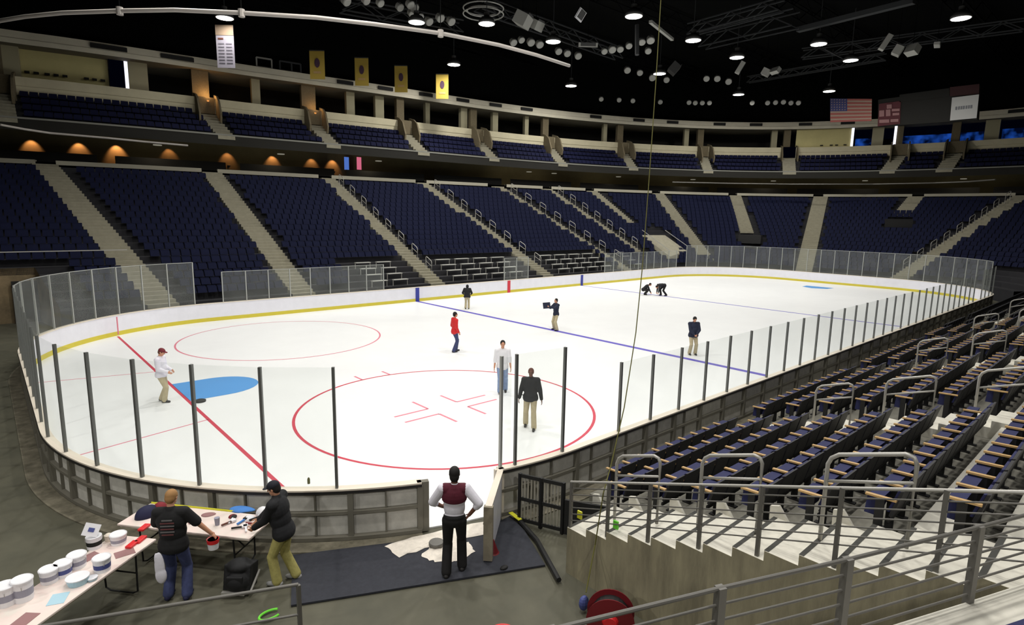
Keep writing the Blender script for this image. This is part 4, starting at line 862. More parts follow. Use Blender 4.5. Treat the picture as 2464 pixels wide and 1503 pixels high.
def person(label, pos, face, H=1.78, fat=1.0, pelvis=(0, 0, .93), chest=(0, .0, 1.40), head=(0, .03, 1.66), hl=(-.27, .08, .84), hr=(.27, .08, .84), fl=(-.11, 0, .09), fr=(.11, 0, .09), top='jblack', bottom='khaki', shoes='shoe', skin='skin', hair='hairb', capm=None, hairlen=.0,
           look=(0, 1, 0), sleeves='long', near=False, kl=(0, 1, 0), kr=(0, 1, 0), el=(-.5, -1, 0), er=(.5, -1, 0), hem=.0, yoke=None, toe=None, gloves=None, hood=False, collar=None):
    # local frame: +Y is the way the person faces, +X the right-hand side
    k = H/1.78; vox = .011 if near else .016; vb = .0075 if near else .011
    t = empty('person', pos, face-pi/2, label, 'person')
    P, C, Hd = V(pelvis)*k, V(chest)*k, V(head)*k; hl, hr, fl, fr = V(hl)*k, V(hr)*k, V(fl)*k, V(fr)*k
    sp = (C-P).normalized(); X = V((1, 0, 0)); Y = sp.cross(X)*-1; Y = X.cross(sp)*-1
    fwd = sp.cross(X)*-1
    if fwd.y < 0 and abs(sp.z) > .3: fwd = -fwd
    rot = Matrix((X, fwd, sp)).transposed()
    g = lambda o, x, y, z: o + X*x*k + fwd*y*k + sp*z*k
    shw = .185*(1+.25*(fat-1)); SL, SR = g(C, -shw, 0, .03), g(C, shw, 0, .03); HL, HR = g(P, -.095, 0, -.02), g(P, .095, 0, -.02)
    EL, hl = ik(SL, hl, .30*k, .27*k, el); ER, hr = ik(SR, hr, .30*k, .27*k, er)
    KL, fl = ik(HL, fl, .44*k, .42*k, kl); KR, fr = ik(HR, fr, .44*k, .42*k, kr)
    def torso(mb, e):
        f = 1+(fat-1)
        mb.ell(g(P, 0, .0, .0), ((.165*f+e)*k, (.115*f+e)*k, (.14+e)*k), 20, 12, rot)
        mb.ell(g(P.lerp(C, .42), 0, .012*f, 0), ((.15*f+e)*k, (.108*f*f+e)*k, (.20+e)*k), 20, 12, rot)
        mb.ell(g(P.lerp(C, .78), 0, .0, 0), ((.172*f+e)*k, (.112*f+e)*k, (.19+e)*k), 20, 12, rot)
        mb.cap(SL, SR, (.062+e)*k, (.062+e)*k); mb.cap(g(C, 0, -.005, -.02), g(C, 0, -.005, .07), (.10+e)*k, (.055+e)*k)
    def arm(mb, S_, E_, Hn, e, lo=1.0, tr=1.0):
        mb.cap(S_, E_, (.053*tr+e)*k, (.042*tr+e)*k); mb.cap(E_, E_.lerp(Hn, lo), (.041*tr+e)*k, ((.041*(1-lo)+.029*lo)*tr+e*.8)*k)
    def leg(mb, Hh, K, F, e, flare=0):
        mb.cap(Hh, K, (.083*(1+.3*(fat-1))+e)*k, (.056+e)*k); mb.cap(K, F, (.054+e+flare*.3)*k, (.040+e+flare)*k); mb.ell(K.lerp(F, .3)+V((0, -.015, 0)), (.052*k+e*.5,)*3)
    lk = V(look).normalized(); sx = V((lk.y, -lk.x, 0)); sx = sx.normalized() if sx.length > .01 else X; hu = sx.cross(lk); hrot = Matrix((sx, lk, hu)).transposed()
    hg = lambda x, y, z: Hd + sx*x*k+lk*y*k+hu*z*k
    b = MB(); torso(b, 0)
    arm(b, SL, EL, hl, 0); arm(b, SR, ER, hr, 0); leg(b, HL, KL, fl, 0); leg(b, HR, KR, fr, 0)
    neck = g(C, 0, 0, .07); b.cap(neck, hg(0, -.02, -.06), .056*k, .05*k)
    b.ell(hg(0, -.008, .02), (.075*k, .095*k, .095*k), 20, 14, hrot); b.ell(hg(0, .022, -.05), (.058*k, .07*k, .07*k), 18, 12, hrot); b.ell(hg(0, .062, -.095), (.026*k, .022*k, .02*k), 10, 8, hrot)
    b.cap(hg(0, .092, .012), hg(0, .112, -.022), .009*k, .014*k, 8)
    for s in (-1, 1): b.ell(hg(s*.078, -.005, -.005), (.009*k, .02*k, .03*k), 10, 8, hrot); b.cap(hg(s*.018, .088, .028), hg(s*.045, .08, .028), .008*k, .008*k, 6)
    for s, E_, Hn in ((-1, EL, hl), (1, ER, hr)):
        d = (Hn-E_).normalized(); side = V((0, 1, 0)) if abs(d.z) > .6 else V((0, 0, 1)); wv = (side-d*side.dot(d)).normalized(); th = d.cross(wv).normalized()
        inn = V((-s, 0, 0)); th = th if th.dot(inn) > 0 else -th
        fr_ = .0088 if near else .0105
        hrm = Matrix((wv, th, d)).transposed(); b.ell(Hn+d*.045*k, (.040*k, .016*k, .052*k), 12, 8, hrm)
        for i, (o, L) in enumerate(((.030, .070), (.011, .080), (-.010, .075), (-.029, .058))):
            a = Hn+d*.082*k+wv*o*k; m_ = a+d*L*.5*k+th*.010*k; e_ = m_+d*L*.38*k+th*.024*k; b.cap(a, m_, fr_*k, fr_*k, 6); b.cap(m_, e_, fr_*k, fr_*.85*k, 6)
        a = Hn+d*.02*k+wv*.036*k; m_ = a+d*.035*k+wv*.026*k+th*.01*k; b.cap(a, m_, .011*k, .0105*k, 6); b.cap(m_, m_+d*.03*k+wv*.004*k+th*.012*k, .0105*k, .009*k, 6)
    td = V(toe) if toe else V((0, 1, 0))
    for F, s in ((fl, -1), (fr, 1)): b.cap(F-V((0, .0, .03*k)), F+td*.12*k-V((0, 0, .055*k)), .038*k, .03*k)
    remesh(b, 'body', skin, t, vb, 2)
    for s in (-1, 1): MB().ell(hg(s*.031, .081, .012), (.011*k, .008*k, .009*k), 8, 6, hrot).build('eye', 'eye', t, smooth=True)
    MB().ell(hg(0, .087, -.052), (.022*k, .006*k, .006*k), 8, 6, hrot).build('mouth', 'lip', t, smooth=True)
    # trousers
    b = MB(); f = 1+(fat-1)*1.0; te = .016 if yoke else .008; b.ell(g(P, 0, 0, -.01), ((.165*f+te)*k, (.118*f+te)*k, .135*k), 20, 12, rot)
    if yoke: b.ell(g(P, 0, 0, .05), ((.155*f+.022)*k, (.112*f+.022)*k, .08*k), 20, 12, rot)
    fl2, fr2 = fl-V((0, 0, .0)), fr; leg(b, HL, KL, fl2, .019, .022); leg(b, HR, KR, fr2, .019, .022); remesh(b, 'trousers', bottom, t, vox, 3)
    # top
    b = MB(); e = .028 if sleeves == 'long' else .022; torso(b, e)
    if not yoke: b.ell(g(P, 0, 0, .0), ((.17*f+e)*k, (.122*f+e)*k, .2*k), 20, 12, rot)
    lo = .97 if sleeves == 'long' else (.28 if sleeves == 'elbow' else 0)
    if sleeves == 'short':
        b.cap(SL, SL.lerp(EL, .8), (.06+e)*k, (.058+e)*k); b.cap(SR, SR.lerp(ER, .8), (.06+e)*k, (.058+e)*k)
    elif sleeves == 'elbow':
        arm(b, SL, EL, hl, e, .25, 1.12); arm(b, SR, ER, hr, e, .25, 1.12)
    else: arm(b, SL, EL, hl.lerp(EL, .04), e, .97); arm(b, SR, ER, hr.lerp(ER, .04), e, .97)
    if hem: b.ell(g(P, 0, 0, -.03), ((.175*f+e)*k, (.13*f+e)*k, (.12+hem)*k), 20, 12, rot)
    tp = remesh(b, 'shirt' if top in ('wshirt', 'wtee', 'tblack') else 'jacket', top, t, vox, 3, [(P-sp*(.07+hem)*k, -sp)])
    if collar: MB().path([neck+sp*.0+Matrix.Rotation(a, 3, sp) @ (fwd*.07*k) for a in [2*pi*i/16 for i in range(16)]], .018*k, 6, closed=True).build('collar', collar, t, smooth=True)
    if yoke:   # coloured upper back
        y = MB(); e2 = e+.006; y.cap(SL.lerp(SR, .12), SR.lerp(SL, .12), (.064+e2)*k, (.064+e2)*k); y.ell(g(P.lerp(C, .80), 0, -.002, 0), ((.172+e2)*k, (.114+e2)*k, (.19+e2)*k), 20, 12, rot); y.cap(g(C, 0, -.005, -.04), g(C, 0, -.005, .03), (.11+e2)*k, (.08+e2)*k); y.ell(g(C, 0, -.0, -.06), (.17*k, (.108+e2)*k, .12*k), 20, 12, rot)
        remesh(y, 'back_yoke', yoke, t, vox, 3, [(g(C, 0, .0, -.135), -sp+fwd*.25), (g(C, 0, .02, 0), fwd)])
    for F, s in ((fl, 'l'), (fr, 'r')):
        z0 = F.z-.09*k; b = MB(); a = F-V((0, 0, .045*k)); b.cap(a-td*.05*k, a+td*.15*k-V((0, 0, .008*k)), .046*k, .036*k); b.cap(a-td*.05*k, a+td*.05*k+V((0, 0, .02*k)), .044*k, .04*k)
        remesh(b, 'shoe', shoes, t, .014, 2)
    if hood:
        b = MB(); b.ell(hg(0, -.02, .0), (.105*k, .115*k, .13*k), 16, 12, hrot); b.cap(neck, hg(0, -.03, -.06), .09*k, .085*k); remesh(b, 'hood', top, t, vox, 2, [(hg(0, .055, 0), lk)])
    elif hair:
        b = MB(); b.ell(hg(0, -.018, .030), (.086*k, .099*k, .098*k), 18, 12, hrot); b.ell(hg(0, -.045, -.01-hairlen*.5), (.078*k, .068*k, (.085+hairlen*.5)*k), 16, 10, hrot)
        remesh(b, 'hair', hair, t, .012, 1, [(hg(0, .058, .02), lk*.8-hu*.45)])
    if capm:
        b = MB(); b.ell(hg(0, -.01, .045), (.09*k, .108*k, .085*k), 18, 12, hrot); o = remesh(b, 'cap', capm, t, .012, 1, [(hg(0, 0, .03), -hu)])
        b = MB(); vs, fs = extr([hg(x, y, .036) for x, y in ((-.07, .06), (-.06, .13), (-.03, .165), (.03, .165), (.06, .13), (.07, .06))], hu*.012*k); b.add(vs, fs).build('cap_brim', capm, o)
    return t, dict(P=P, C=C, SL=SL, SR=SR, hl=hl, hr=hr, HL=HL, HR=HR, g=g, k=k, fwd=fwd, sp=sp)
remesh(BAG[0], 'bag_body', 'bagk', BAG[1], .015, 5)
yw = YAW; AWAY, TOW, RI, LE = yw, yw+pi, yw-pi/2, yw+pi/2
def gp(x, y): p = at_z(x, y, 0); p.z = 0; return p
# on the ice
person('person in maroon cap, white long-sleeved top and khaki trousers beside the blue crease', gp(393, 966), RI+.1, 1.74, 1.1, head=(0, .07, 1.65), hl=(-.14, .26, 1.02), hr=(.14, .26, 1.02), fl=(-.1, -.09, .09), fr=(.1, .09, .09), top='wshirt', bottom='khaki', hair='hairbr', capm='capr', look=(0, 1, -.45), hem=.02)
person('person in bright red jacket and blue jeans standing on the ice', gp(1094, 846), RI+.5, 1.80, 1.0, hl=(-.22, .14, .93), hr=(.22, .10, .90), fl=(-.1, .1, .09), fr=(.1, -.08, .09), top='jred', bottom='jeans', hair='hairb', hem=.05)
person('person in black hooded jacket and khaki trousers seen from behind near the far boards', gp(1124, 743), AWAY, 1.66, 1.25, pelvis=(0, -.04, .90), chest=(0, .07, 1.36), head=(0, .15, 1.57), hl=(-.25, .28, 1.0), hr=(.25, .28, 1.0), top='jblack', bottom='khaki', look=(0, 1, -.3), hem=.03, hood=True)
t, J = person('person in dark jacket and khaki trousers holding a dark board out, mid ice', gp(1337, 794), LE+.5, 1.72, 1.02, hl=(-.16, .50, 1.36), hr=(.12, .46, 1.30), fl=(-.22, .05, .09), fr=(.2, -.02, .09), top='jnavy', bottom='khaki', hair='hairb', el=(-.6, 0, -1), er=(.6, 0, -1), hem=.03)
wp_ = t.location.copy(); m_ = Matrix.Rotation(LE+.5-pi/2, 3, 'Z'); c = wp_+m_ @ V((-.02, .62, 1.38)); MB().box(c, (.40, .05, .32), LE+.5-.9, 0, .15).build('dark_board', 'jnavy', label='dark board held out by a person mid ice', cat='board')
person('person in navy jacket and pale trousers facing us near the blue line, hands joined', gp(1665, 853), TOW+.1, 1.76, 1.2, hl=(-.06, .24, .98), hr=(.05, .25, .97), fl=(-.13, .03, .09), fr=(.13, 0, .09), top='jnavy', bottom='khaki', hair='hairb', look=(0, 1, -.55), head=(0, .06, 1.64), el=(-1, -.3, 0), er=(1, -.3, 0), hem=.04)
person('person in white T-shirt, light jeans and black hair between two dark glass posts', gp(1208, 944), TOW+.1, 1.84, 1.05, hl=(-.27, .05, .86), hr=(.27, .05, .86), fl=(-.12, -.12, .09), fr=(.09, .14, .09), top='wtee', bottom='ljeans', hair='hairb', skin='skin', sleeves='elbow', hem=.06)
person('heavy person in black jacket and khaki trousers walking in the face-off circle', gp(1275, 1028), TOW-.15, 1.76, 1.16, hl=(-.33, .06, .86), hr=(.33, .02, .86), fl=(-.14, .2, .09), fr=(.14, -.12, .09), kr=(0, 1, .2), top='jblack', bottom='khaki', hair='hairbr', skin='skind', el=(-1, -.6, 0), er=(1, -.6, 0), hem=.05)
person('black-clothed person squatting low over the far ice, left of two', gp(1553, 709), RI-.2, 1.75, 1.1, pelvis=(0, -.2, .42), chest=(0, .12, .74), head=(0, .34, .86), hl=(-.2, .45, .06), hr=(.2, .48, .06), fl=(-.16, -.05, .09), fr=(.16, -.05, .09), top='jblack', bottom='blackt', look=(0, 1, -.6), hair='hairb', kl=(-.3, 1, .4), kr=(.3, 1, .4))
person('black-clothed person bending over with hands on the far ice, right of two', gp(1594, 711), LE+.2, 1.78, 1.05, pelvis=(0, -.12, .82), chest=(0, .32, .84), head=(0, .52, .70), hl=(-.18, .48, .08), hr=(.18, .42, .08), fl=(-.2, -.22, .09), fr=(.2, .05, .09), top='jblack', bottom='blackt', look=(0, .7, -.8), hair='hairb')
# foreground
f1 = (gp(402, 1437)+gp(454, 1434))/2; f1.z = -.02
rot1 = AWAY+.12
t, J = person('person in black printed T-shirt and blue jeans at the end of the long table', f1, rot1, 1.80, 1.16, near=True, head=(0, .06, 1.64), hl=(-.22, .30, .98), hr=(.50, .16, .96), fl=(-.13, 0, .09), fr=(.15, -.02, .09), top='tblack', bottom='jeans', hair='hairbl', sleeves='short', look=(.15, 1, -.35), el=(-1, -.7, 0), er=(.6, -1, -.3), hem=.04, shoes='bagn')
k, g_ = J['k'], J['g']
for i, (w, z, m) in enumerate(((.15, .0, 'printg'), (.20, -.045, 'printr'), (.20, -.09, 'printg'), (.19, -.135, 'printr'), (.2, -.18, 'printg'), (.17, -.225, 'printr'))):
    c = g_(J['C'], 0, -.152 if i < 3 else -.158, z-.03); MB().box(c, (w, .006, .02)).build('shirt_print', m, t)
wl = lambda t, p: t.matrix_basis @ V(p)
bpy.context.view_layer.update()
hb = wl(t, J['hr']+V((.01, .02, -.10)))
pb = empty('paint_bucket', (hb.x, hb.y, hb.z-.17), 0, 'small red and white paint pail held by the person in the black T-shirt', 'bucket')
MB().lathe((0, 0, 0), [(.075, 0), (.09, .16)], 22).build('pail', 'white', pb); MB().lathe((0, 0, .1), [(.087, 0), (.093, .065), (.08, .06)], 22).build('red_band', 'redp', pb)
mb = MB(); mb.path([V((.09*cos(a), 0, .15+.06*sin(a))) for a in [pi*i/10 for i in range(11)]], .004, 5); mb.build('wire_handle', 'steel', pb)
tw = wl(t, (-.13*k, -.2, .66)); b = MB(); b.ell((0, 0, 0), (.075, .035, .25), 14, 12); b.ell((.01, 0, -.13), (.085, .042, .14), 14, 10); b.ell((-.04, 0, .12), (.03, .03, .12), 10, 8)
o = remesh(b, 'white_towel', 'wshirt', None, .012, 2); o.location = tw; o.rotation_euler = (0, 0, rot1-pi/2); tag(o, 'white towel hanging from the back pocket of the blue jeans', 'towel')
f2 = (gp(668, 1398)+gp(700, 1394))/2; f2.z = -.02
person('person in black jacket, dark cap and olive trousers reaching over the table along the boards', f2, LE-.05, 1.78, 1.12, near=True, pelvis=(0, -.03, .93), chest=(0, .05, 1.40), head=(0, .10, 1.63), hl=(-.12, .40, 1.0), hr=(.12, .44, 1.0), fl=(-.12, .06, .09), fr=(.10, -.16, .09), top='jblack', bottom='olive', hair='hairb', capm='capn', look=(0, 1, -.35), hem=.05, shoes='shoeg', el=(-.4, -1, -.3), er=(.4, -1, -.3))
f3 = (gp(1078, 1386)+gp(1108, 1368))/2; f3.z = -.01
person('person in white shirt with maroon upper back and black trousers standing before the open gate', f3, AWAY+.05, 1.90, .98, near=True, hl=(-.20, .22, 1.02), hr=(.23, -.02, 1.0), fl=(-.12, -.1, .09), fr=(.12, .09, .09), top='wshirt', bottom='blackt', hair='hairb', hairlen=.03, skin='skind', sleeves='elbow', hem=-.13, yoke='maroon', collar='wshirt', look=(0, 1, -.05), el=(-1, -.5, 0), er=(1, -.35, -.1))

# ------------------------------------------------------------------ rigging under the roof
def truss(p, q, w, lab, m='truss'):
    p = V(p); q = V(q); mb = MB(); d = (q-p); L = d.length; d.normalize(); a = d.cross(V((0, 0, 1))).normalized(); U = V((0, 0, 1)); n = max(2, int(L/(w*1.6)))
    for sx in (-1, 1):
        for sz in (-1, 1): o = a*(sx*w/2)+U*(sz*w/2); mb.bar(p+o, q+o, .09, .09)
    for i in range(n):
        c0 = p.lerp(q, i/n); c1_ = p.lerp(q, (i+1)/n); s = 1 if i % 2 else -1
        for sx in (-1, 1): mb.bar(c0+a*(sx*w/2)+U*(s*w/2), c1_+a*(sx*w/2)-U*(s*w/2), .06, .06)
    return mb.build('roof_truss', m, label=lab, cat='truss', group='roof trusses')
zt_ = 21.5
TR = [((1660, 72), (1880, 12), 'lattice roof beam at the top right of the yellow rope', .8), ((1690, 98), (1915, 45), 'thick catwalk beam running to the upper right', 1.2), ((1800, 192), (2130, 136), 'thin roof beam between the two speaker clusters', .6),
      ((1150, 8), (1490, 130), 'lattice roof beam behind the rows of grey spotlights', .9), ((820, 12), (1110, 66), 'lattice roof beam at the top centre left', .9), ((1930, 130), (2464, 60), 'faint roof beam behind the upper right lamp', .8)]
for a, b, lab, w in TR: truss(at_z(*a, zt_), at_z(*b, zt_), w, lab)
for i in range(6):
    y = -4+i*9.5; truss((-5, y, 23.6), (90, y, 23.6), 1.2, 'long dark roof truss lengthwise over the ice, %s from the near side' % ordn(i), 'roof')
MB().bar(at_z(1920, 72, 21.0), at_z(2200, 2, 21.0), .5, .35).build('catwalk_beam', 'truss', label='smooth grey catwalk beam reaching the top edge right of centre', cat='beam')
MB().bar(at_z(1565, 52, 21.0), at_z(1618, 95, 21.0), .25, .2).build('roof_strut', 'can', label='short pale strut slanting down right of the yellow rope', cat='strut')
MB().tube(at_d(1533, 60, 38), at_d(1533, 132, 38), .14, 10).build('drop_post', 'truss', label='grey vertical post hanging below the lamp left of the rope', cat='post')
MB().bar(at_z(1985, 118, 19.9), at_z(2035, 144, 19.9), .09, .09).build('roof_strut', 'truss', label='thin strut joining the two lamps at upper right', cat='strut')
cp = [at_z(x, y, 14.0) for x, y in ((-40, 66), (0, 50), (60, 40), (150, 31), (290, 26), (420, 24), (580, 31), (760, 42), (900, 58), (1060, 80), (1200, 108), (1290, 132), (1370, 158))]
ct = empty('curved_pipe', (0, 0, 0), label='huge curved pale pipe sweeping across the roof at the upper left', cat='pipe'); MB().path(cp, .085, 10).build('pipe', 'pipe', ct, smooth=True)
for (x, y) in ((288, 26), (581, 31), (1060, 80)):
    c = at_z(x, y, 14.0); MB().lathe(c-V((0, 0, .16)), [(.13, 0), (.13, .3)], 10).build('clamp', 'pipe', ct); MB().tube(c, c+V((0, 0, 10.4)), .02, 6).build('hanger_wire', 'roof', ct)
def spot(p, tgt, s=1.0):
    t = empty('stage_spotlight', p, 0); d = (V(tgt)-V(p)).normalized()
    MB().lathe((0, 0, 0), [(.26*s, .0), (.3*s, -.05*s), (.28*s, -.35*s), (.14*s, -.5*s)], 14, d).build('can', M['can'], t, smooth=False)
    MB().box((0, 0, .35*s), (.5*s, .05, .04)).build('yoke', M['truss'], t); return t
SP = [(837, 6, 'top left cluster'), (884, 4, 'top left cluster'), (918, 10, 'top left cluster'), (965, 20, 'top left cluster'), (990, 14, 'top left cluster'), (993, 34, 'top left cluster'), (1012, 44, 'top left cluster'), (1035, 54, 'top left cluster'), (1062, 46, 'top left cluster'), (1088, 54, 'top left cluster'), (1000, 22, 'top left cluster'),
      (1237, 104, 'row of four'), (1256, 98, 'row of four'), (1279, 104, 'row of four'), (1300, 109, 'row of four'), (1345, 125, 'pair below the row of four'), (1366, 130, 'pair below the row of four'), (1392, 136, 'pair below the row of four'),
      (1455, 125, 'row left of the roof drop post'), (1474, 121, 'row left of the roof drop post'), (1493, 120, 'row left of the roof drop post'), (1514, 112, 'row left of the roof drop post'), (1545, 103, 'row right of the roof drop post'), (1566, 99, 'row right of the roof drop post'), (1560, 124, 'row right of the roof drop post'), (1510, 170, 'group under the drop post'), (1570, 188, 'group under the drop post'), (1604, 193, 'group under the drop post'), (1540, 176, 'group under the drop post'),
      (1700, 190, 'dim group above the dark wall'), (1726, 190, 'dim group above the dark wall'), (1753, 197, 'dim group above the dark wall')]
FR = [(1447, 239), (1490, 241), (1523, 243), (1589, 246), (1658, 247), (1673, 248), (1690, 248), (1707, 248), (1810, 248), (1847, 248), (1866, 247), (1885, 246), (1903, 248), (1921, 248)]
cn = {}
for x, y, g in SP:
    i = cn.get(g, 0); cn[g] = i+1; z = 20.6; p = at_z(x, y, z)
    o = spot(p, (30, 10, 0), .95+.25*random.random()); tag(o, 'grey unlit spotlight in the %s, %s from its left' % (g, ordn(i)), 'spotlight', 'unlit spotlights under the roof')
for i, (x, y) in enumerate(FR):
    o = spot(at_z(x, y, 19.2), (30, 10, 0), .9); tag(o, 'small unlit spotlight in the far low row under the roof, %s from the left' % ordn(i), 'spotlight', 'far low row of unlit spotlights')
def speaker(px, py, z, sz, a, b, lab, m='can', name='speaker_cabinet'):
    p = at_z(px, py, z); t = empty(name, p, a, lab, 'speaker'); MB().box((0, 0, 0), sz, 0, b).build('cabinet', m, t); MB().box((0, -sz[1]/2-.02, 0), (sz[0]*.8, .03, sz[2]*.8), 0, b).build('grille', 'hous', t)
    MB().tube((0, 0, sz[2]/2), (0, 0, 24-z), .02, 5).build('hanger', 'roof', t)
speaker(1397, 36, 20.5, (1.2, .12, .75), .4, .6, 'white tilted panel hanging left of the lamp at top centre', 'white', 'reflector_panel')
speaker(1258, 48, 20.8, (1.3, 1.0, .9), .5, .5, 'large grey speaker cluster hanging at top centre, left one'); speaker(1290, 60, 20.8, (1.0, .8, .7), .2, .5, 'large grey speaker cluster hanging at top centre, right one')
speaker(1415, 108, 20.3, (1.6, .3, .35), -.7, .3, 'slender grey batten right of the curved pipe end'); speaker(1622, 165, 20.2, (1.2, .8, .9), .7, .7, 'square grey speaker right of the yellow rope', 'hous')
speaker(2131, 102, 20.0, (.5, .4, 1.2), .5, .5, 'narrow pale speaker, upper one of the right cluster'); speaker(2160, 122, 19.8, (.9, .6, .7), .3, .5, 'pale speaker, left of the pair in the right cluster'); speaker(2196, 120, 19.8, (.9, .6, .7), 1.2, .5, 'pale speaker, right of the pair in the right cluster')
speaker(2255, 108, 19.8, (1.2, .4, .2), .2, .1, 'flat grey fixture right of the right speaker cluster'); speaker(1843, 174, 19.8, (.9, .6, .6), .3, .5, 'pale speaker, left of the middle pair'); speaker(1866, 170, 19.8, (.9, .4, .5), 1.2, .6, 'pale speaker, right of the middle pair'); speaker(1781, 163, 19.7, (.4, .4, 1.1), .5, .5, 'narrow pale speaker under the lamp in the middle right')
rg = empty('lighting_ring', at_z(1163, 34, 20.8), 0, 'oval ring truss hung with small lamps at top centre left', 'ring'); mb = MB()
for rr, z in ((1.5, 0), (1.5, .4), (1.2, .2)): mb.path([V((rr*cos(2*pi*i/28), rr*sin(2*pi*i/28), z)) for i in range(28)], .05, 6, closed=True)
mb.build('ring_tube', 'can', rg); MB().tube((0, 0, .2), (0, 0, 3.5), .03, 6).build('hanger', 'roof', rg)
# banners, flags, scoreboard
def hang(name, lab, cat, P4, m, th=.03, group=None):
    t = empty(name, (0, 0, 0), label=lab, cat=cat, group=group); n = (P4[1]-P4[0]).cross(P4[3]-P4[0]).normalized(); vs, fs = extr(P4, n*th); MB().add(vs, fs).build('cloth' if cat != 'board' else 'panel', m, t); return t, n
def patch(t, P4, n, u0, u1, v0, v1, m, name, off=.02, th=.01):
    f = lambda u, v: P4[0].lerp(P4[1], u).lerp(P4[3].lerp(P4[2], u), v)
    s = -1 if (P4[0]+n-CP).length > (P4[0]-CP).length else 1
    q = [f(u0, v0), f(u1, v0), f(u1, v1), f(u0, v1)]; o = n*s*off if s == -1 else n*(.03+off); vs, fs = extr([p+o for p in q], n*s*th); MB().add(vs, fs).build(name, m, t)
for i, (x0, x1, y0, y1) in enumerate(((744, 780, 123, 188), (853, 886, 140, 204), (949, 980, 159, 220), (1049, 1079, 179, 236))):
    c = at_y((x0+x1)/2, y0, 40.5); w = (x1-x0)/2*(c-CP).dot(fw)/FPX; h = (y1-y0)*(c-CP).dot(fw)/FPX*.985; dx_ = rt.copy(); dx_.z = 0; dx_.normalize()
    P4 = [c-dx_*w, c+dx_*w, c+dx_*w-V((0, 0, h)), c-dx_*w-V((0, 0, h))]
    t, n = hang('pennant_banner', 'gold hanging banner with dark emblem over the far upper tier, %s from the left' % ordn(i), 'banner', P4, 'gold', group='gold banners over the far side')
    f = c-V((0, 0, h*.42)); q = [f+dx_*(w*.36*cos(a))*1+V((0, 0, w*.62*sin(a))) for a in [pi*2*k/10 for k in range(10)]]; vs, fs = extr([p-n*0 for p in q], (CP-f).normalized()*.05); MB().add(vs, fs).build('emblem', 'emblem', t)
    patch(t, P4, n, .25, .75, .72, .8, 'tan', 'lettering'); MB().bar(P4[0]+V((0, 0, .05)), P4[1]+V((0, 0, .05)), .05, .05).build('batten', 'hous', t); MB().tube(c+V((0, 0, .05)), V((c.x, c.y, 24.4)), .012, 5).build('hanger', 'roof', t)
c = at_y(539, 60, 40.3); dx_ = rt.copy(); dx_.z = 0; dx_.normalize(); k = (c-CP).dot(fw)/FPX; w = 21.5*k; h = 98*k
P4 = [c-dx_*w, c+dx_*w, c+dx_*w-V((0, 0, h)), c-dx_*w-V((0, 0, h))]; t, n = hang('name_banner', 'tall pale banner with a tan top hanging below the far left roof lamp', 'banner', P4, 'bannerw')
patch(t, P4, n, 0, 1, 0, .24, 'bannert', 'top_panel'); patch(t, P4, n, .12, .42, .3, .34, 'hairbr', 'heading')
for i in range(7): patch(t, P4, n, .12, .45, .42+.075*i, .445+.075*i, 'greyt', 'text_line'); patch(t, P4, n, .55, .88, .42+.075*i, .445+.075*i, 'greyt', 'text_line')
X = 66
P4 = [at_x(1998, 237, X), at_x(2098, 238, X), at_x(2097, 291, X), at_x(1998, 294, X)]; t, n = hang('striped_flag', 'large flag with blue canton and stripes hanging at the far end', 'flag', P4, 'flagw')
for i in range(7): patch(t, P4, n, .42 if i < 4 else 0, 1, i*2/13, (i*2+1)/13, 'flagr', 'red_stripe', .02)
patch(t, P4, n, 0, .42, 0, 7/13, 'flagb', 'canton', .025)
fC = lambda u, v: P4[0].lerp(P4[1], u).lerp(P4[3].lerp(P4[2], u), v)
mb = MB(); oc = (CP-P4[0]).normalized()*.06
for r_ in range(5):
    for c_ in range(6): q = fC(.035+.066*c_, .05+.105*r_)+oc; mb.box(q, (.02, .09, .09))
mb.build('stars', 'flagw', t)
sc_ = empty('scoreboard', (0, 0, 0), label='dark wide scoreboard hanging at the far end right of the flag', cat='scoreboard')
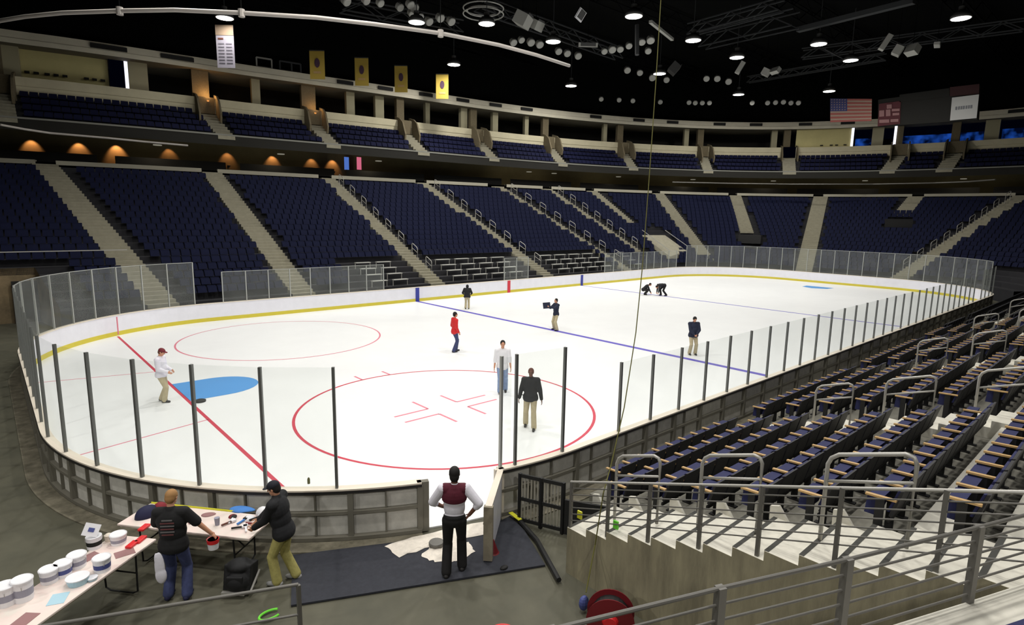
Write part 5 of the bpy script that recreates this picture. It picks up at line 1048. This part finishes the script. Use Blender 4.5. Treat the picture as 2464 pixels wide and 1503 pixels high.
P4 = [at_x(2113, 240, X+.6), at_x(2358, 206, X+.6), at_x(2352, 288, X+.6), at_x(2113, 304, X+.6)]; n = (P4[1]-P4[0]).cross(P4[3]-P4[0]).normalized()
if n.dot(CP-P4[0]) < 0: n = -n
vs, fs = extr(P4, -n*.6); MB().add(vs, fs).build('cabinet', 'sboard', sc_)
def pan(P, m, nm, par, o=.03, lab=None): vs, fs = extr([p+n*o for p in P], n*.03); return MB().add(vs, fs).build(nm, m, par, label=lab)
pan([at_x(2165, 228, X+.6), at_x(2285, 212, X+.6), at_x(2285, 232, X+.6), at_x(2165, 246, X+.6)], 'sboard', 'header_panel', sc_)
pan([at_x(2286, 210, X+.6), at_x(2357, 202, X+.6), at_x(2356, 226, X+.6), at_x(2286, 232, X+.6)], 'sredw', 'header_advert', sc_)
a1 = pan([at_x(2116, 250, X+.6), at_x(2168, 243, X+.6), at_x(2166, 298, X+.6), at_x(2112, 304, X+.6)], 'adr', 'side_advert', sc_, lab='dark red and pink advert panel')
for (x0, y0, x1, y1) in ((2134, 252, 2146, 262), (2116, 266, 2128, 281), (2132, 264, 2143, 280), (2146, 262, 2165, 268), (2148, 272, 2164, 278), (2116, 288, 2140, 296), (2143, 287, 2162, 294)):
    vs, fs = extr([at_x(x, y, X+.5)+n*.02 for x, y in ((x0, y0), (x1, y0-1), (x1, y1-1), (x0, y1))], n*.02); MB().add(vs, fs).build('advert_letter', 'adp', a1)
wS = [at_x(2291, 235, X+.4), at_x(2356, 227, X+.4), at_x(2350, 284, X+.4), at_x(2286, 290, X+.4)]
w1 = pan(wS, 'sign', 'white_panel', sc_, .0, lab='white advert panel with a grey word')
fS = lambda u, v: wS[0].lerp(wS[1], u).lerp(wS[3].lerp(wS[2], u), v)
for i, (u, w) in enumerate(((.2, .08), (.3, .07), (.39, .07), (.48, .08), (.58, .07), (.67, .07), (.76, .08))):
    vs, fs = extr([fS(u-w*.42, .42)+n*.04, fS(u+w*.42, .42)+n*.04, fS(u+w*.42, .56)+n*.04, fS(u-w*.42, .56)+n*.04], n*.02); MB().add(vs, fs).build('panel_letter', 'signt', w1)
